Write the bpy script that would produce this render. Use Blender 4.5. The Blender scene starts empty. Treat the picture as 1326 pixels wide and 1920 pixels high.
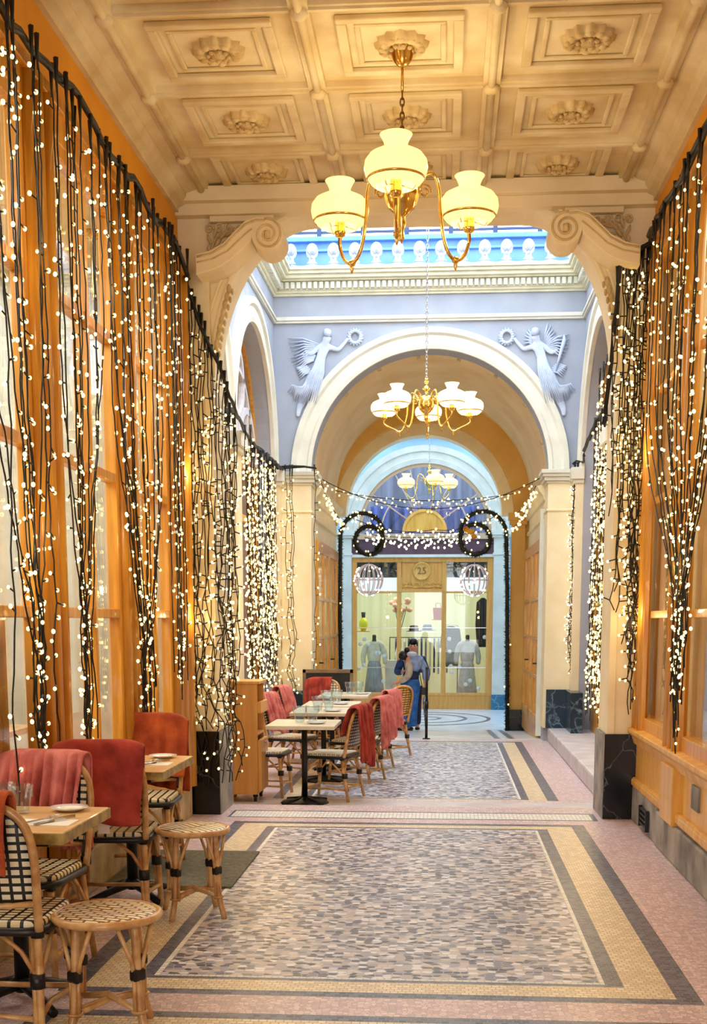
import bpy, bmesh, math, random
from mathutils import Vector, Matrix, Euler
from math import sin, cos, pi, radians, sqrt, atan2, tan
SC = bpy.context.scene
COL = SC.collection
random.seed(7)
SKY = 5.5
EXPO = 0.22

def catmull(pts, n=5):
    P = [Vector(p) for p in pts]; P = [P[0]*2-P[1]] + P + [P[-1]*2-P[-2]]; out = []
    for i in range(1, len(P)-2):
        a, b, c, d = P[i-1], P[i], P[i+1], P[i+2]
        for k in range(n):
            t = k/n; out.append(.5*((2*b)+(c-a)*t+(2*a-5*b+4*c-d)*t*t+(3*b-a-3*c+d)*t**3))
    return out+[P[-2]]
# ------------------------------------------------------------------ mesh helper
class MB:
    def __init__(s):
        s.v = []; s.f = []; s.m = []; s.s = []
    def add(s, vs, fs, mi=0, smooth=False):
        o = len(s.v)
        s.v.extend([tuple(v) for v in vs])
        for f in fs:
            s.f.append([i + o for i in f]); s.m.append(mi); s.s.append(smooth)
        return s
    def box(s, x0, x1, y0, y1, z0, z1, mi=0):
        v = [(x0,y0,z0),(x1,y0,z0),(x1,y1,z0),(x0,y1,z0),(x0,y0,z1),(x1,y0,z1),(x1,y1,z1),(x0,y1,z1)]
        return s.add(v, [(0,3,2,1),(4,5,6,7),(0,1,5,4),(1,2,6,5),(2,3,7,6),(3,0,4,7)], mi)
    def obox(s, c, size, M, mi=0):
        hx, hy, hz = size[0]/2, size[1]/2, size[2]/2
        v = [(-hx,-hy,-hz),(hx,-hy,-hz),(hx,hy,-hz),(-hx,hy,-hz),(-hx,-hy,hz),(hx,-hy,hz),(hx,hy,hz),(-hx,hy,hz)]
        v = [M @ Vector(p) + Vector(c) for p in v]
        return s.add(v, [(0,3,2,1),(4,5,6,7),(0,1,5,4),(1,2,6,5),(2,3,7,6),(3,0,4,7)], mi)
    def tube(s, pts, r, n=8, mi=0, closed=False, flat=None):
        P = [Vector(p) for p in pts]; N = len(P)
        if N < 2: return s
        T = []
        for i in range(N):
            a = P[(i-1) % N] if (closed or i > 0) else P[i]
            b = P[(i+1) % N] if (closed or i < N-1) else P[i]
            d = b - a
            T.append(d.normalized() if d.length > 1e-9 else Vector((0,0,1)))
        up = Vector((0,0,1)) if abs(T[0].z) < .9 else Vector((1,0,0))
        u = T[0].cross(up).normalized(); vs = []
        for i in range(N):
            u = (u - T[i]*u.dot(T[i]))
            u = u.normalized() if u.length > 1e-6 else T[i].orthogonal().normalized()
            w = T[i].cross(u)
            rr = r[i] if isinstance(r, (list, tuple)) else r
            for k in range(n):
                a = 2*pi*k/n
                vs.append(P[i] + u*(rr*cos(a)) + w*(rr*sin(a)*(flat or 1)))
        fs = []
        for i in range(N if closed else N-1):
            j = (i+1) % N
            for k in range(n):
                l = (k+1) % n
                fs.append((i*n+k, i*n+l, j*n+l, j*n+k))
        s.add(vs, fs, mi, True)
        if not closed:
            o = len(s.v) - N*n
            s.f.append([o+k for k in range(n)][::-1]); s.m.append(mi); s.s.append(False)
            s.f.append([o+(N-1)*n+k for k in range(n)]); s.m.append(mi); s.s.append(False)
        return s
    def lathe(s, prof, c=(0,0,0), n=24, mi=0, closed=False, lob=0, lamp=0):
        vs = []; N = len(prof)
        for (r, z) in prof:
            for k in range(n):
                a = 2*pi*k/n
                q = r*(1+lamp*cos(lob*a))
                vs.append((c[0]+q*cos(a), c[1]+q*sin(a), c[2]+z))
        fs = []
        for i in range(N if closed else N-1):
            j = (i+1) % N
            for k in range(n):
                l = (k+1) % n
                fs.append((i*n+k, i*n+l, j*n+l, j*n+k))
        return s.add(vs, fs, mi, True)
    def prism(s, poly, ax, a0, a1, mi=0):
        def P(u, v, a): return {'x':(a,u,v),'y':(u,a,v),'z':(u,v,a)}[ax]
        n = len(poly)
        vs = [P(u,v,a0) for u,v in poly] + [P(u,v,a1) for u,v in poly]
        fs = [list(range(n))[::-1], list(range(n,2*n))] + [(i,(i+1)%n,n+(i+1)%n,n+i) for i in range(n)]
        return s.add(vs, fs, mi)
    def arc(s, cu, cz, prof, a0, a1, n, plane='xz', mi=0, sz=1.0):
        # prof: closed polygon of (radius, depth); swept round (cu,cz)
        m = len(prof); vs = []
        for i in range(n+1):
            a = a0 + (a1-a0)*i/n
            for r, d in prof:
                u = cu + r*cos(a); z = cz + r*sin(a)*sz
                vs.append((u, d, z) if plane == 'xz' else (d, u, z))
        fs = []
        for i in range(n):
            for k in range(m):
                l = (k+1) % m
                fs.append((i*m+k, i*m+l, (i+1)*m+l, (i+1)*m+k))
        fs.append(list(range(m))); fs.append([n*m+k for k in range(m)][::-1])
        return s.add(vs, fs, mi, False)
    def grid(s, fn, nu, nv, mi=0, smooth=True):
        vs = [fn(i/nu, j/nv) for j in range(nv+1) for i in range(nu+1)]
        fs = [(j*(nu+1)+i, j*(nu+1)+i+1, (j+1)*(nu+1)+i+1, (j+1)*(nu+1)+i) for j in range(nv) for i in range(nu)]
        return s.add(vs, fs, mi, smooth)
    def ball(s, c, r, n=8, mi=0, sc=(1,1,1)):
        m = max(4, n//2+1); vs = []; fs = []
        for j in range(m+1):
            t = pi*j/m
            for k in range(n):
                a = 2*pi*k/n
                vs.append((c[0]+r*sc[0]*sin(t)*cos(a), c[1]+r*sc[1]*sin(t)*sin(a), c[2]+r*sc[2]*cos(t)))
        for j in range(m):
            for k in range(n):
                l = (k+1) % n
                fs.append((j*n+k, (j+1)*n+k, (j+1)*n+l, j*n+l))
        return s.add(vs, fs, mi, True)
    def build(s, name, mats, parent=None, bev=0, solid=0, subd=0, fixn=True, loc=None):
        me = bpy.data.meshes.new(name)
        me.from_pydata(s.v, [], s.f)
        if not isinstance(mats, (list, tuple)): mats = [mats]
        for m in mats: me.materials.append(m)
        me.polygons.foreach_set('material_index', s.m)
        me.polygons.foreach_set('use_smooth', s.s)
        me.update()
        if fixn:
            bm = bmesh.new(); bm.from_mesh(me)
            bmesh.ops.recalc_face_normals(bm, faces=bm.faces)
            bm.to_mesh(me); bm.free()
        o = bpy.data.objects.new(name, me); COL.objects.link(o)
        if parent: o.parent = parent
        if loc: o.location = loc
        if solid:
            q = o.modifiers.new('s', 'SOLIDIFY'); q.thickness = solid; q.offset = 0
        if subd:
            q = o.modifiers.new('u', 'SUBSURF'); q.levels = subd; q.render_levels = subd
        if bev:
            q = o.modifiers.new('b', 'BEVEL'); q.width = bev; q.segments = 2; q.limit_method = 'ANGLE'; q.angle_limit = radians(40)
        return o

def thing(name, label, cat, loc=(0,0,0), rz=0, group=None):
    o = bpy.data.objects.new(name, None); COL.objects.link(o)
    o.empty_display_size = .1
    o.location = loc; o.rotation_euler = (0,0,rz)
    return tag(o, label, cat, group)
def tag(o, label, cat, group=None, kind=None):
    o['label'] = label; o['category'] = cat
    if group: o['group'] = group
    if kind: o['kind'] = kind
    return o
def struct(o):
    o['kind'] = 'structure'; return o
def sroot(name, loc=(0,0,0)):
    o = bpy.data.objects.new(name, None); COL.objects.link(o); o.location = loc
    o['kind'] = 'structure'; return o
def dup(root, loc, rz, label, group=None, rot=None):
    r = root.copy(); COL.objects.link(r); r.location = loc; r.rotation_euler = rot or (0,0,rz)
    r['label'] = label
    if group: r['group'] = group
    for ch in list(root.children):
        c = ch.copy(); COL.objects.link(c); c.parent = r
        for g in list(ch.children):
            d = g.copy(); COL.objects.link(d); d.parent = c
    return r

# ------------------------------------------------------------------ materials
def lin(v):
    v /= 255.0
    return v/12.92 if v <= .04045 else ((v+.055)/1.055)**2.4
def C(r, g, b): return (lin(r), lin(g), lin(b), 1)
def newmat(name):
    m = bpy.data.materials.new(name); m.use_nodes = True
    nt = m.node_tree; nt.nodes.clear()
    out = nt.nodes.new('ShaderNodeOutputMaterial')
    return m, nt, out
def N(nt, t, **k):
    n = nt.nodes.new(t)
    for a, b in k.items():
        if a.startswith('_'): n.inputs[a[1:].replace('_', ' ')].default_value = b
        else: setattr(n, a, b)
    return n
def mat(name, col, col2=None, rough=.6, metal=0, scale=6, bump=0, bscale=60, stretch=(1,1,1), emit=None, estr=0, lo=.35, hi=.65, detail=4, coat=0, spec=.5):
    m, nt, out = newmat(name)
    b = N(nt, 'ShaderNodeBsdfPrincipled')
    b.inputs['Roughness'].default_value = rough; b.inputs['Metallic'].default_value = metal
    b.inputs['Base Color'].default_value = col
    b.inputs['Specular IOR Level'].default_value = spec
    if coat: b.inputs['Coat Weight'].default_value = coat
    nt.links.new(b.outputs[0], out.inputs[0])
    tc = N(nt, 'ShaderNodeTexCoord'); mp = N(nt, 'ShaderNodeMapping'); mp.inputs['Scale'].default_value = stretch
    nt.links.new(tc.outputs['Object'], mp.inputs[0])
    if col2:
        nz = N(nt, 'ShaderNodeTexNoise'); nz.inputs['Scale'].default_value = scale; nz.inputs['Detail'].default_value = detail
        nt.links.new(mp.outputs[0], nz.inputs['Vector'])
        cr = N(nt, 'ShaderNodeValToRGB')
        cr.color_ramp.elements[0].position = lo; cr.color_ramp.elements[1].position = hi
        cr.color_ramp.elements[0].color = col; cr.color_ramp.elements[1].color = col2
        nt.links.new(nz.outputs['Fac'], cr.inputs[0]); nt.links.new(cr.outputs[0], b.inputs['Base Color'])
    if bump:
        nz = N(nt, 'ShaderNodeTexNoise'); nz.inputs['Scale'].default_value = bscale; nz.inputs['Detail'].default_value = 3
        nt.links.new(mp.outputs[0], nz.inputs['Vector'])
        bp = N(nt, 'ShaderNodeBump'); bp.inputs['Strength'].default_value = bump; bp.inputs['Distance'].default_value = .01
        nt.links.new(nz.outputs['Fac'], bp.inputs['Height']); nt.links.new(bp.outputs[0], b.inputs['Normal'])
    if emit:
        b.inputs['Emission Color'].default_value = emit; b.inputs['Emission Strength'].default_value = estr
    return m
def brickmat(name, cols, mortar, bw, bh, msize=.006, rough=.5, rot=(0,0,0), dist=0, offset=.5, bump=.3, squash=1, dscale=9, spec=.5):
    """small set pieces (mosaic chips, cane weave): random value per piece -> palette"""
    m, nt, out = newmat(name)
    b = N(nt, 'ShaderNodeBsdfPrincipled'); b.inputs['Roughness'].default_value = rough
    b.inputs['Specular IOR Level'].default_value = spec
    nt.links.new(b.outputs[0], out.inputs[0])
    tc = N(nt, 'ShaderNodeTexCoord'); mp = N(nt, 'ShaderNodeMapping'); mp.inputs['Rotation'].default_value = rot
    nt.links.new(tc.outputs['Object'], mp.inputs[0])
    vec = mp.outputs[0]
    if dist:
        nz = N(nt, 'ShaderNodeTexNoise'); nz.inputs['Scale'].default_value = dscale; nz.inputs['Detail'].default_value = 1
        nt.links.new(vec, nz.inputs['Vector'])
        sb = N(nt, 'ShaderNodeVectorMath', operation='SUBTRACT'); sb.inputs[1].default_value = (.5,.5,.5)
        sc = N(nt, 'ShaderNodeVectorMath', operation='SCALE'); sc.inputs['Scale'].default_value = dist
        ad = N(nt, 'ShaderNodeVectorMath', operation='ADD')
        nt.links.new(nz.outputs['Color'], sb.inputs[0]); nt.links.new(sb.outputs[0], sc.inputs[0])
        nt.links.new(vec, ad.inputs[0]); nt.links.new(sc.outputs[0], ad.inputs[1]); vec = ad.outputs[0]
    br = N(nt, 'ShaderNodeTexBrick', offset=offset, squash=squash)
    br.inputs['Scale'].default_value = 1
    br.inputs['Color1'].default_value = (0,0,0,1); br.inputs['Color2'].default_value = (1,1,1,1)
    br.inputs['Mortar'].default_value = (0,0,0,1)
    br.inputs['Mortar Size'].default_value = msize; br.inputs['Brick Width'].default_value = bw; br.inputs['Row Height'].default_value = bh
    br.inputs['Bias'].default_value = 0
    nt.links.new(vec, br.inputs['Vector'])
    cr = N(nt, 'ShaderNodeValToRGB'); cr.color_ramp.interpolation = 'CONSTANT'
    n = len(cols)
    el = cr.color_ramp.elements
    while len(el) < n: el.new(.5)
    for i in range(n):
        el[i].position = i/n; el[i].color = cols[i]
    nt.links.new(br.outputs['Color'], cr.inputs[0])
    mx = N(nt, 'ShaderNodeMix', data_type='RGBA')
    nt.links.new(br.outputs['Fac'], mx.inputs[0]); nt.links.new(cr.outputs[0], mx.inputs[6]); mx.inputs[7].default_value = mortar
    nt.links.new(mx.outputs[2], b.inputs['Base Color'])
    if bump:
        iv = N(nt, 'ShaderNodeMath', operation='SUBTRACT'); iv.inputs[0].default_value = 1
        nt.links.new(br.outputs['Fac'], iv.inputs[1])
        bp = N(nt, 'ShaderNodeBump'); bp.inputs['Strength'].default_value = bump; bp.inputs['Distance'].default_value = .003
        nt.links.new(iv.outputs[0], bp.inputs['Height']); nt.links.new(bp.outputs[0], b.inputs['Normal'])
    return m
def glassmat(name, tint=(1,1,1,1), refl=1.45, rough=.0):
    m, nt, out = newmat(name)
    tr = N(nt, 'ShaderNodeBsdfTransparent'); tr.inputs[0].default_value = tint
    gl = N(nt, 'ShaderNodeBsdfGlossy'); gl.inputs['Roughness'].default_value = rough
    lw = N(nt, 'ShaderNodeLayerWeight'); lw.inputs[0].default_value = .5
    pw = N(nt, 'ShaderNodeMath', operation='POWER'); pw.inputs[1].default_value = 4.0
    fr = N(nt, 'ShaderNodeMath', operation='MULTIPLY_ADD'); fr.inputs[1].default_value = .8; fr.inputs[2].default_value = (refl-1)*.08
    nt.links.new(lw.outputs['Facing'], pw.inputs[0]); nt.links.new(pw.outputs[0], fr.inputs[0])
    mx = N(nt, 'ShaderNodeMixShader')
    nt.links.new(fr.outputs[0], mx.inputs[0]); nt.links.new(tr.outputs[0], mx.inputs[1]); nt.links.new(gl.outputs[0], mx.inputs[2])
    nt.links.new(mx.outputs[0], out.inputs[0])
    return m
def emitmat(name, col, s, sample=True):
    m, nt, out = newmat(name)
    e = N(nt, 'ShaderNodeEmission'); e.inputs[0].default_value = col; e.inputs[1].default_value = s
    nt.links.new(e.outputs[0], out.inputs[0])
    if not sample: m.cycles.emission_sampling = 'NONE'
    return m
def marblemat(name, base, vein, scale=2.2, rough=.15, width=.03):
    m, nt, out = newmat(name)
    b = N(nt, 'ShaderNodeBsdfPrincipled'); b.inputs['Roughness'].default_value = rough
    nt.links.new(b.outputs[0], out.inputs[0])
    tc = N(nt, 'ShaderNodeTexCoord')
    nz = N(nt, 'ShaderNodeTexNoise'); nz.inputs['Scale'].default_value = scale*1.6; nz.inputs['Detail'].default_value = 5
    nt.links.new(tc.outputs['Object'], nz.inputs['Vector'])
    ad = N(nt, 'ShaderNodeVectorMath', operation='MULTIPLY_ADD'); ad.inputs[1].default_value = (.35,.35,.35)
    nt.links.new(nz.outputs['Color'], ad.inputs[0]); nt.links.new(tc.outputs['Object'], ad.inputs[2])
    vo = N(nt, 'ShaderNodeTexVoronoi', feature='DISTANCE_TO_EDGE'); vo.inputs['Scale'].default_value = scale
    nt.links.new(ad.outputs[0], vo.inputs['Vector'])
    cr = N(nt, 'ShaderNodeValToRGB'); cr.color_ramp.elements[0].color = vein; cr.color_ramp.elements[1].color = base
    cr.color_ramp.elements[0].position = 0; cr.color_ramp.elements[1].position = width
    nt.links.new(vo.outputs['Distance'], cr.inputs[0])
    n2 = N(nt, 'ShaderNodeTexNoise'); n2.inputs['Scale'].default_value = scale*2
    nt.links.new(tc.outputs['Object'], n2.inputs['Vector'])
    mx = N(nt, 'ShaderNodeMix', data_type='RGBA'); mx.inputs[6].default_value = base
    nt.links.new(n2.outputs['Fac'], mx.inputs[0]); nt.links.new(cr.outputs[0], mx.inputs[7])
    nt.links.new(mx.outputs[2], b.inputs['Base Color'])
    return m

M = {}
M['plaster'] = mat('ceiling_plaster', C(238,226,188), C(210,188,138), .75, scale=2.5, bump=.25, bscale=30, detail=8)
M['relief'] = mat('ornament_plaster', C(228,208,156), C(192,164,108), .7, scale=9, bump=.3, bscale=50)
M['stone'] = mat('column_stone', C(245,232,196), C(234,218,176), .65, scale=3, bump=.12, bscale=40, detail=6)
M['orange'] = mat('orange_wall_paint', C(230,164,34), C(216,146,22), .6, scale=2, bump=.1, bscale=60)
M['wood'] = mat('varnished_oak', C(234,172,62), C(204,136,36), .35, scale=5, stretch=(6,6,.5), bump=.1, bscale=20, coat=.3)
M['woodp'] = mat('oak_panel', C(236,184,84), C(216,156,58), .4, scale=4, stretch=(3,3,.6), coat=.2)
M['lwood'] = mat('light_beech', C(226,166,84), C(212,148,66), .4, scale=5, stretch=(4,4,.4))
M['plinth'] = mat('grey_plinth_stone', C(172,168,160), C(112,112,112), .7, scale=4, bump=.5, bscale=25, detail=8)
M['plinthl'] = mat('worn_limestone', C(205,188,150), C(150,132,100), .7, scale=5, bump=.5, bscale=25, detail=8)
M['bluegrey'] = mat('blue_grey_wall', C(170,176,190), C(160,167,183), .7, scale=3, bump=.15, bscale=90)
M['white'] = mat('white_moulding', C(228,226,212), C(214,212,198), .6, scale=4)
M['crest'] = mat('antefix_plaster', C(196,204,216), C(180,190,206), .7, scale=8)
M['relblue'] = mat('pale_blue_relief_plaster', C(206,217,238), C(186,198,224), .6, scale=8, bump=.1)
M['lblue'] = mat('sky_blue_wall', C(186,222,246), C(172,212,240), .6, scale=2)
M['metblue'] = mat('blue_painted_metal', C(118,166,222), C(104,152,212), .45, scale=3)
M['navy'] = mat('dark_blue_bars', C(48,70,110), None, .5)
M['ochre'] = mat('ochre_vault', C(244,222,170), C(232,202,142), .7, scale=1.6, detail=8)
M['ochred'] = mat('deep_ochre_arch', C(232,184,98), C(216,166,78), .65, scale=2)
M['cream'] = mat('cream_wall', C(240,228,188), C(230,214,168), .65, scale=2)
M['black'] = marblemat('black_marble', C(10,12,18), C(110,125,135), 2.0, .18, .012)
M['gmarble'] = marblemat('green_blue_marble', C(22,44,62), C(130,165,190), 3.4, .25, .05)
M['gmarblel'] = marblemat('turquoise_marble', C(44,110,140), C(140,200,220), 4, .25, .06)
M['step'] = mat('worn_pale_step', C(212,208,210), C(190,184,190), .5, scale=4, bump=.2, bscale=30)
chips = [C(206,204,216), C(122,128,156), C(182,176,184), C(230,230,240), C(82,88,116), C(158,160,182), C(206,194,190), C(56,62,86)]
def chipmat(name, cols, grout, sx, sy, rough=.32):
    m, nt, out = newmat(name)
    b = N(nt, 'ShaderNodeBsdfPrincipled'); b.inputs['Roughness'].default_value = rough
    nt.links.new(b.outputs[0], out.inputs[0])
    tc = N(nt, 'ShaderNodeTexCoord'); mp = N(nt, 'ShaderNodeMapping'); mp.inputs['Scale'].default_value = (sx, sy, 1)
    nt.links.new(tc.outputs['Object'], mp.inputs[0])
    vo = N(nt, 'ShaderNodeTexVoronoi', voronoi_dimensions='2D', distance='CHEBYCHEV'); vo.inputs['Scale'].default_value = 1; vo.inputs['Randomness'].default_value = .75
    ve = N(nt, 'ShaderNodeTexVoronoi', voronoi_dimensions='2D', feature='DISTANCE_TO_EDGE'); ve.inputs['Scale'].default_value = 1; ve.inputs['Randomness'].default_value = .75
    nt.links.new(mp.outputs[0], vo.inputs['Vector']); nt.links.new(mp.outputs[0], ve.inputs['Vector'])
    sp = N(nt, 'ShaderNodeSeparateColor'); nt.links.new(vo.outputs['Color'], sp.inputs[0])
    cr = N(nt, 'ShaderNodeValToRGB'); cr.color_ramp.interpolation = 'CONSTANT'; el = cr.color_ramp.elements
    while len(el) < len(cols): el.new(.5)
    for i in range(len(cols)): el[i].position = i/len(cols); el[i].color = cols[i]
    nt.links.new(sp.outputs[0], cr.inputs[0])
    st = N(nt, 'ShaderNodeMath', operation='LESS_THAN'); st.inputs[1].default_value = .05; nt.links.new(ve.outputs['Distance'], st.inputs[0])
    mx = N(nt, 'ShaderNodeMix', data_type='RGBA'); mx.inputs[7].default_value = grout
    nt.links.new(st.outputs[0], mx.inputs[0]); nt.links.new(cr.outputs[0], mx.inputs[6]); nt.links.new(mx.outputs[2], b.inputs['Base Color'])
    bp = N(nt, 'ShaderNodeBump'); bp.inputs['Strength'].default_value = .25; bp.inputs['Distance'].default_value = .003
    iv = N(nt, 'ShaderNodeMath', operation='SUBTRACT'); iv.inputs[0].default_value = 1; nt.links.new(st.outputs[0], iv.inputs[1])
    nt.links.new(iv.outputs[0], bp.inputs['Height']); nt.links.new(bp.outputs[0], b.inputs['Normal'])
    return m
M['mosaic'] = chipmat('mosaic_chips', chips, C(176,174,180), 25, 33)
M['mpink'] = chipmat('pink_mosaic', [C(226,200,202), C(210,184,188), C(234,214,214), C(200,178,186), C(220,198,204)], C(170,146,146), 40, 46, .35)
M['mbeige'] = brickmat('beige_mosaic', [C(236,220,188), C(228,210,178), C(242,228,200), C(220,202,172)], C(188,168,134), .032, .028, .0024, .35, offset=.5, bump=.25)
M['mgrey'] = brickmat('slate_mosaic', [C(88,94,118), C(72,78,102), C(104,110,132), C(60,64,86)], C(116,120,134), .032, .028, .0022, .33, bump=.25)
M['mwhite'] = brickmat('white_mosaic', [C(240,238,232), C(228,226,220), C(246,244,240)], C(190,190,188), .03, .03, .003, .4, offset=0, bump=.3)
M['threshold'] = mat('threshold_stone', C(214,206,206), C(196,188,190), .45, scale=3)
M['pav'] = mat('pale_marble_floor', C(236,240,244), C(214,222,232), .25, scale=3)
M['doormat'] = mat('coir_doormat', C(128,124,104), C(100,98,84), .95, scale=40, bump=.8, bscale=200)
M['rattan'] = mat('rattan_cane', C(228,182,118), C(184,128,70), .4, scale=14, stretch=(1,1,1), bump=.15, bscale=60, coat=.3)
M['wrap'] = mat('black_cane_binding', C(20,18,18), None, .4)
cane = [C(244,230,188), C(236,218,170), C(248,238,204)]
M['weave_seat'] = brickmat('cream_black_weave', cane, C(22,20,20), .046, .036, .0065, .4, offset=0, bump=.5, rot=(0,0,radians(0)))
M['weave_back'] = brickmat('cream_black_back_weave', cane, C(22,20,20), .04, .03, .006, .4, rot=(radians(90),0,0), offset=0, bump=.5)
M['weave_pale'] = brickmat('pale_seat_weave', [C(236,228,206), C(226,216,190)], C(150,130,100), .05, .022, .003, .45, offset=.5, bump=.4)
M['weave_gold'] = brickmat('golden_back_weave', [C(236,196,104), C(226,180,84)], C(84,52,20), .07, .03, .006, .4, rot=(radians(90),0,0), offset=0, bump=.5)
M['weave_stool'] = brickmat('cream_brown_stool_weave', cane, C(116,66,28), .056, .026, .005, .4, rot=(0,0,radians(24)), offset=.5, bump=.6)
M['weave_stool2'] = brickmat('cream_striped_stool_weave', cane, C(44,30,22), .9, .034, .006, .4, rot=(0,0,radians(62)), offset=0, bump=.6)
M['blanket_pink'] = mat('dusty_pink_fleece', C(232,142,134), C(186,86,80), .9, scale=9, bump=.5, bscale=180)
M['blanket_red'] = mat('brick_red_fleece', C(190,70,52), C(138,36,26), .9, scale=8, bump=.5, bscale=180)
M['blanket_rust'] = mat('rust_fleece', C(198,92,40), C(150,56,20), .9, scale=8, bump=.5, bscale=180)
for k in ('blanket_pink','blanket_red','blanket_rust'):
    b = [n for n in M[k].node_tree.nodes if n.type == 'BSDF_PRINCIPLED'][0]
    b.inputs['Sheen Weight'].default_value = .25; b.inputs['Sheen Roughness'].default_value = .4
    b.inputs['Sheen Tint'].default_value = C(255,190,170)
M['tabletop'] = mat('pale_wood_tabletop', C(236,198,140), C(222,178,112), .35, scale=4, stretch=(.8,5,5), coat=.3)
M['tabletopw'] = mat('whitish_tabletop', C(232,222,200), C(216,202,172), .35, scale=5)
M['tedge'] = mat('aged_brass_edge', C(186,160,84), C(134,112,56), .45, metal=.3, scale=20)
M['iron'] = mat('black_cast_iron', C(14,14,16), None, .45, metal=.2)
M['brass'] = mat('polished_brass', C(236,204,120), C(206,160,76), .18, metal=1, scale=8)
M['brassd'] = mat('dark_brass_chain', C(120,86,40), None, .35, metal=1)
M['wire'] = mat('black_light_cable', C(10,12,10), None, .5)
M['bulb'] = emitmat('warm_bulb', (1,.70,.26,1), 3.6, False)
M['bulbw'] = emitmat('white_warm_bulb', (1,.86,.62,1), 5, False)
M['pine'] = mat('dark_green_tinsel', C(18,34,20), C(8,16,10), .6, scale=30)
M['paper'] = mat('white_paper', C(246,244,238), None, .7)
M['china'] = mat('white_china', C(246,246,248), None, .15, coat=.4)
M['steel'] = mat('cutlery_steel', C(200,200,205), None, .2, metal=1)
M['glass'] = glassmat('window_glass', (.96,.98,.97,1), 1.5)
M['tglass'] = glassmat('drinking_glass', (.90,.95,.97,1), 1.6)
M['roofglass'] = glassmat('court_roof_glass', (.50,.60,.70,1), 1.3)
M['skyglass'] = glassmat('skylight_glass', (.92,.97,1,1), 1.3)
M['slate'] = mat('black_chalkboard', C(20,20,22), C(34,34,36), .6, scale=5)
M['skin'] = mat('skin', C(214,156,126), C(200,140,112), .5, scale=10)
M['hair'] = mat('dark_hair', C(24,18,16), C(14,10,10), .4, scale=40)
M['denim'] = mat('blue_denim', C(50,112,184), C(34,84,150), .8, scale=14, bump=.3, bscale=80)
M['jblue'] = mat('pale_blue_jacket', C(150,172,212), C(110,134,186), .7, scale=12)
M['jbeige'] = mat('beige_sleeve', C(198,186,168), C(168,154,136), .75, scale=12)
M['navycloth'] = mat('navy_cloth', C(28,40,76), C(18,26,54), .75, scale=10)
M['shoe'] = mat('black_leather', C(14,13,14), None, .35)

def shade_mat(name, col, s):
    m, nt, out = newmat(name)
    e = N(nt, 'ShaderNodeEmission'); e.inputs[0].default_value = col; e.inputs[1].default_value = s
    t = N(nt, 'ShaderNodeBsdfTranslucent'); t.inputs[0].default_value = (.95,.85,.6,1)
    d = N(nt, 'ShaderNodeBsdfPrincipled'); d.inputs['Base Color'].default_value = C(250,236,190); d.inputs['Roughness'].default_value = .2
    a = N(nt, 'ShaderNodeAddShader'); b = N(nt, 'ShaderNodeMixShader'); b.inputs[0].default_value = .5
    nt.links.new(t.outputs[0], b.inputs[1]); nt.links.new(d.outputs[0], b.inputs[2])
    nt.links.new(e.outputs[0], a.inputs[0]); nt.links.new(b.outputs[0], a.inputs[1]); nt.links.new(a.outputs[0], out.inputs[0])
    return m
M['shade'] = shade_mat('opal_lampshade', (1,.80,.36,1), .52)
M['shadew'] = shade_mat('white_opal_lampshade', (1,.88,.62,1), .9)
M['lampglow'] = emitmat('lamp_bulb', (1,.85,.55,1), 9)
# ================================================================== FLOORS
def ring(mb, o, i, z, mi):
    (a0,a1,b0,b1), (c0,c1,d0,d1) = o, i
    v = [(a0,b0,z),(a1,b0,z),(a1,b1,z),(a0,b1,z),(c0,d0,z),(c1,d0,z),(c1,d1,z),(c0,d1,z)]
    mb.add(v, [(0,1,5,4),(1,2,6,5),(2,3,7,6),(3,0,4,7)], mi)
def nest(mb, rects, mats_, z):
    for k in range(len(rects)-1): ring(mb, rects[k], rects[k+1], z, mats_[k])
    a = rects[-1]; mb.add([(a[0],a[2],z),(a[1],a[2],z),(a[1],a[3],z),(a[0],a[3],z)], [(0,1,2,3)], mats_[-1])
FM = [M['mpink'], M['mgrey'], M['mbeige'], M['mwhite'], M['mosaic'], M['threshold'], M['pav']]
f = MB()
# near bay panel nearest the far end, then the one under the camera
nest(f, [(-2.0,1.5,4.62,9.22), (-1.57,1.037,4.75,9.06), (-1.48,.94,4.82,8.97), (-1.29,.755,4.965,8.85), (-1.225,.68,5.0,8.80), (-1.20,.657,5.02,8.78)], [0,1,2,1,3,4], 0)
nest(f, [(-2.0,1.5,-5,4.62), (-1.57,1.037,0.5,4.52), (-1.48,.94,.6,4.45), (-1.29,.755,.75,4.3), (-1.225,.68,.8,4.26), (-1.20,.657,.82,4.24)], [0,1,2,1,3,4], 0)
# sill between the front piers, with a white mosaic band
nest(f, [(-2.3,1.8,9.22,9.9), (-1.66,1.17,9.24,9.60), (-1.64,1.13,9.28,9.56)], [0,1,3], 0)
f.add([(-2.3,9.9,0),(1.8,9.9,0),(1.8,9.9,-.12),(-2.3,9.9,-.12)], [(0,1,2,3)], 5)
# middle bay
f.add([(-2.6,9.9,-.12),(2.2,9.9,-.12),(2.2,11.0,-.12),(-2.6,11.0,-.12)], [(0,1,2,3)], 5)
nest(f, [(-2.6,2.2,11.0,16.8), (-1.57,1.045,11.1,16.6), (-1.48,.944,11.1,16.5), (-1.29,.78,11.15,16.45), (-1.225,.71,11.18,16.42), (-1.20,.685,11.2,16.4)], [0,1,2,1,3,4], -.12)
f.add([(-2.6,16.8,-.12),(2.2,16.8,-.12),(2.2,17.0,-.12),(-2.6,17.0,-.12)], [(0,1,2,3)], 5)
struct(f.build('floor', FM, fixn=False))
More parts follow.
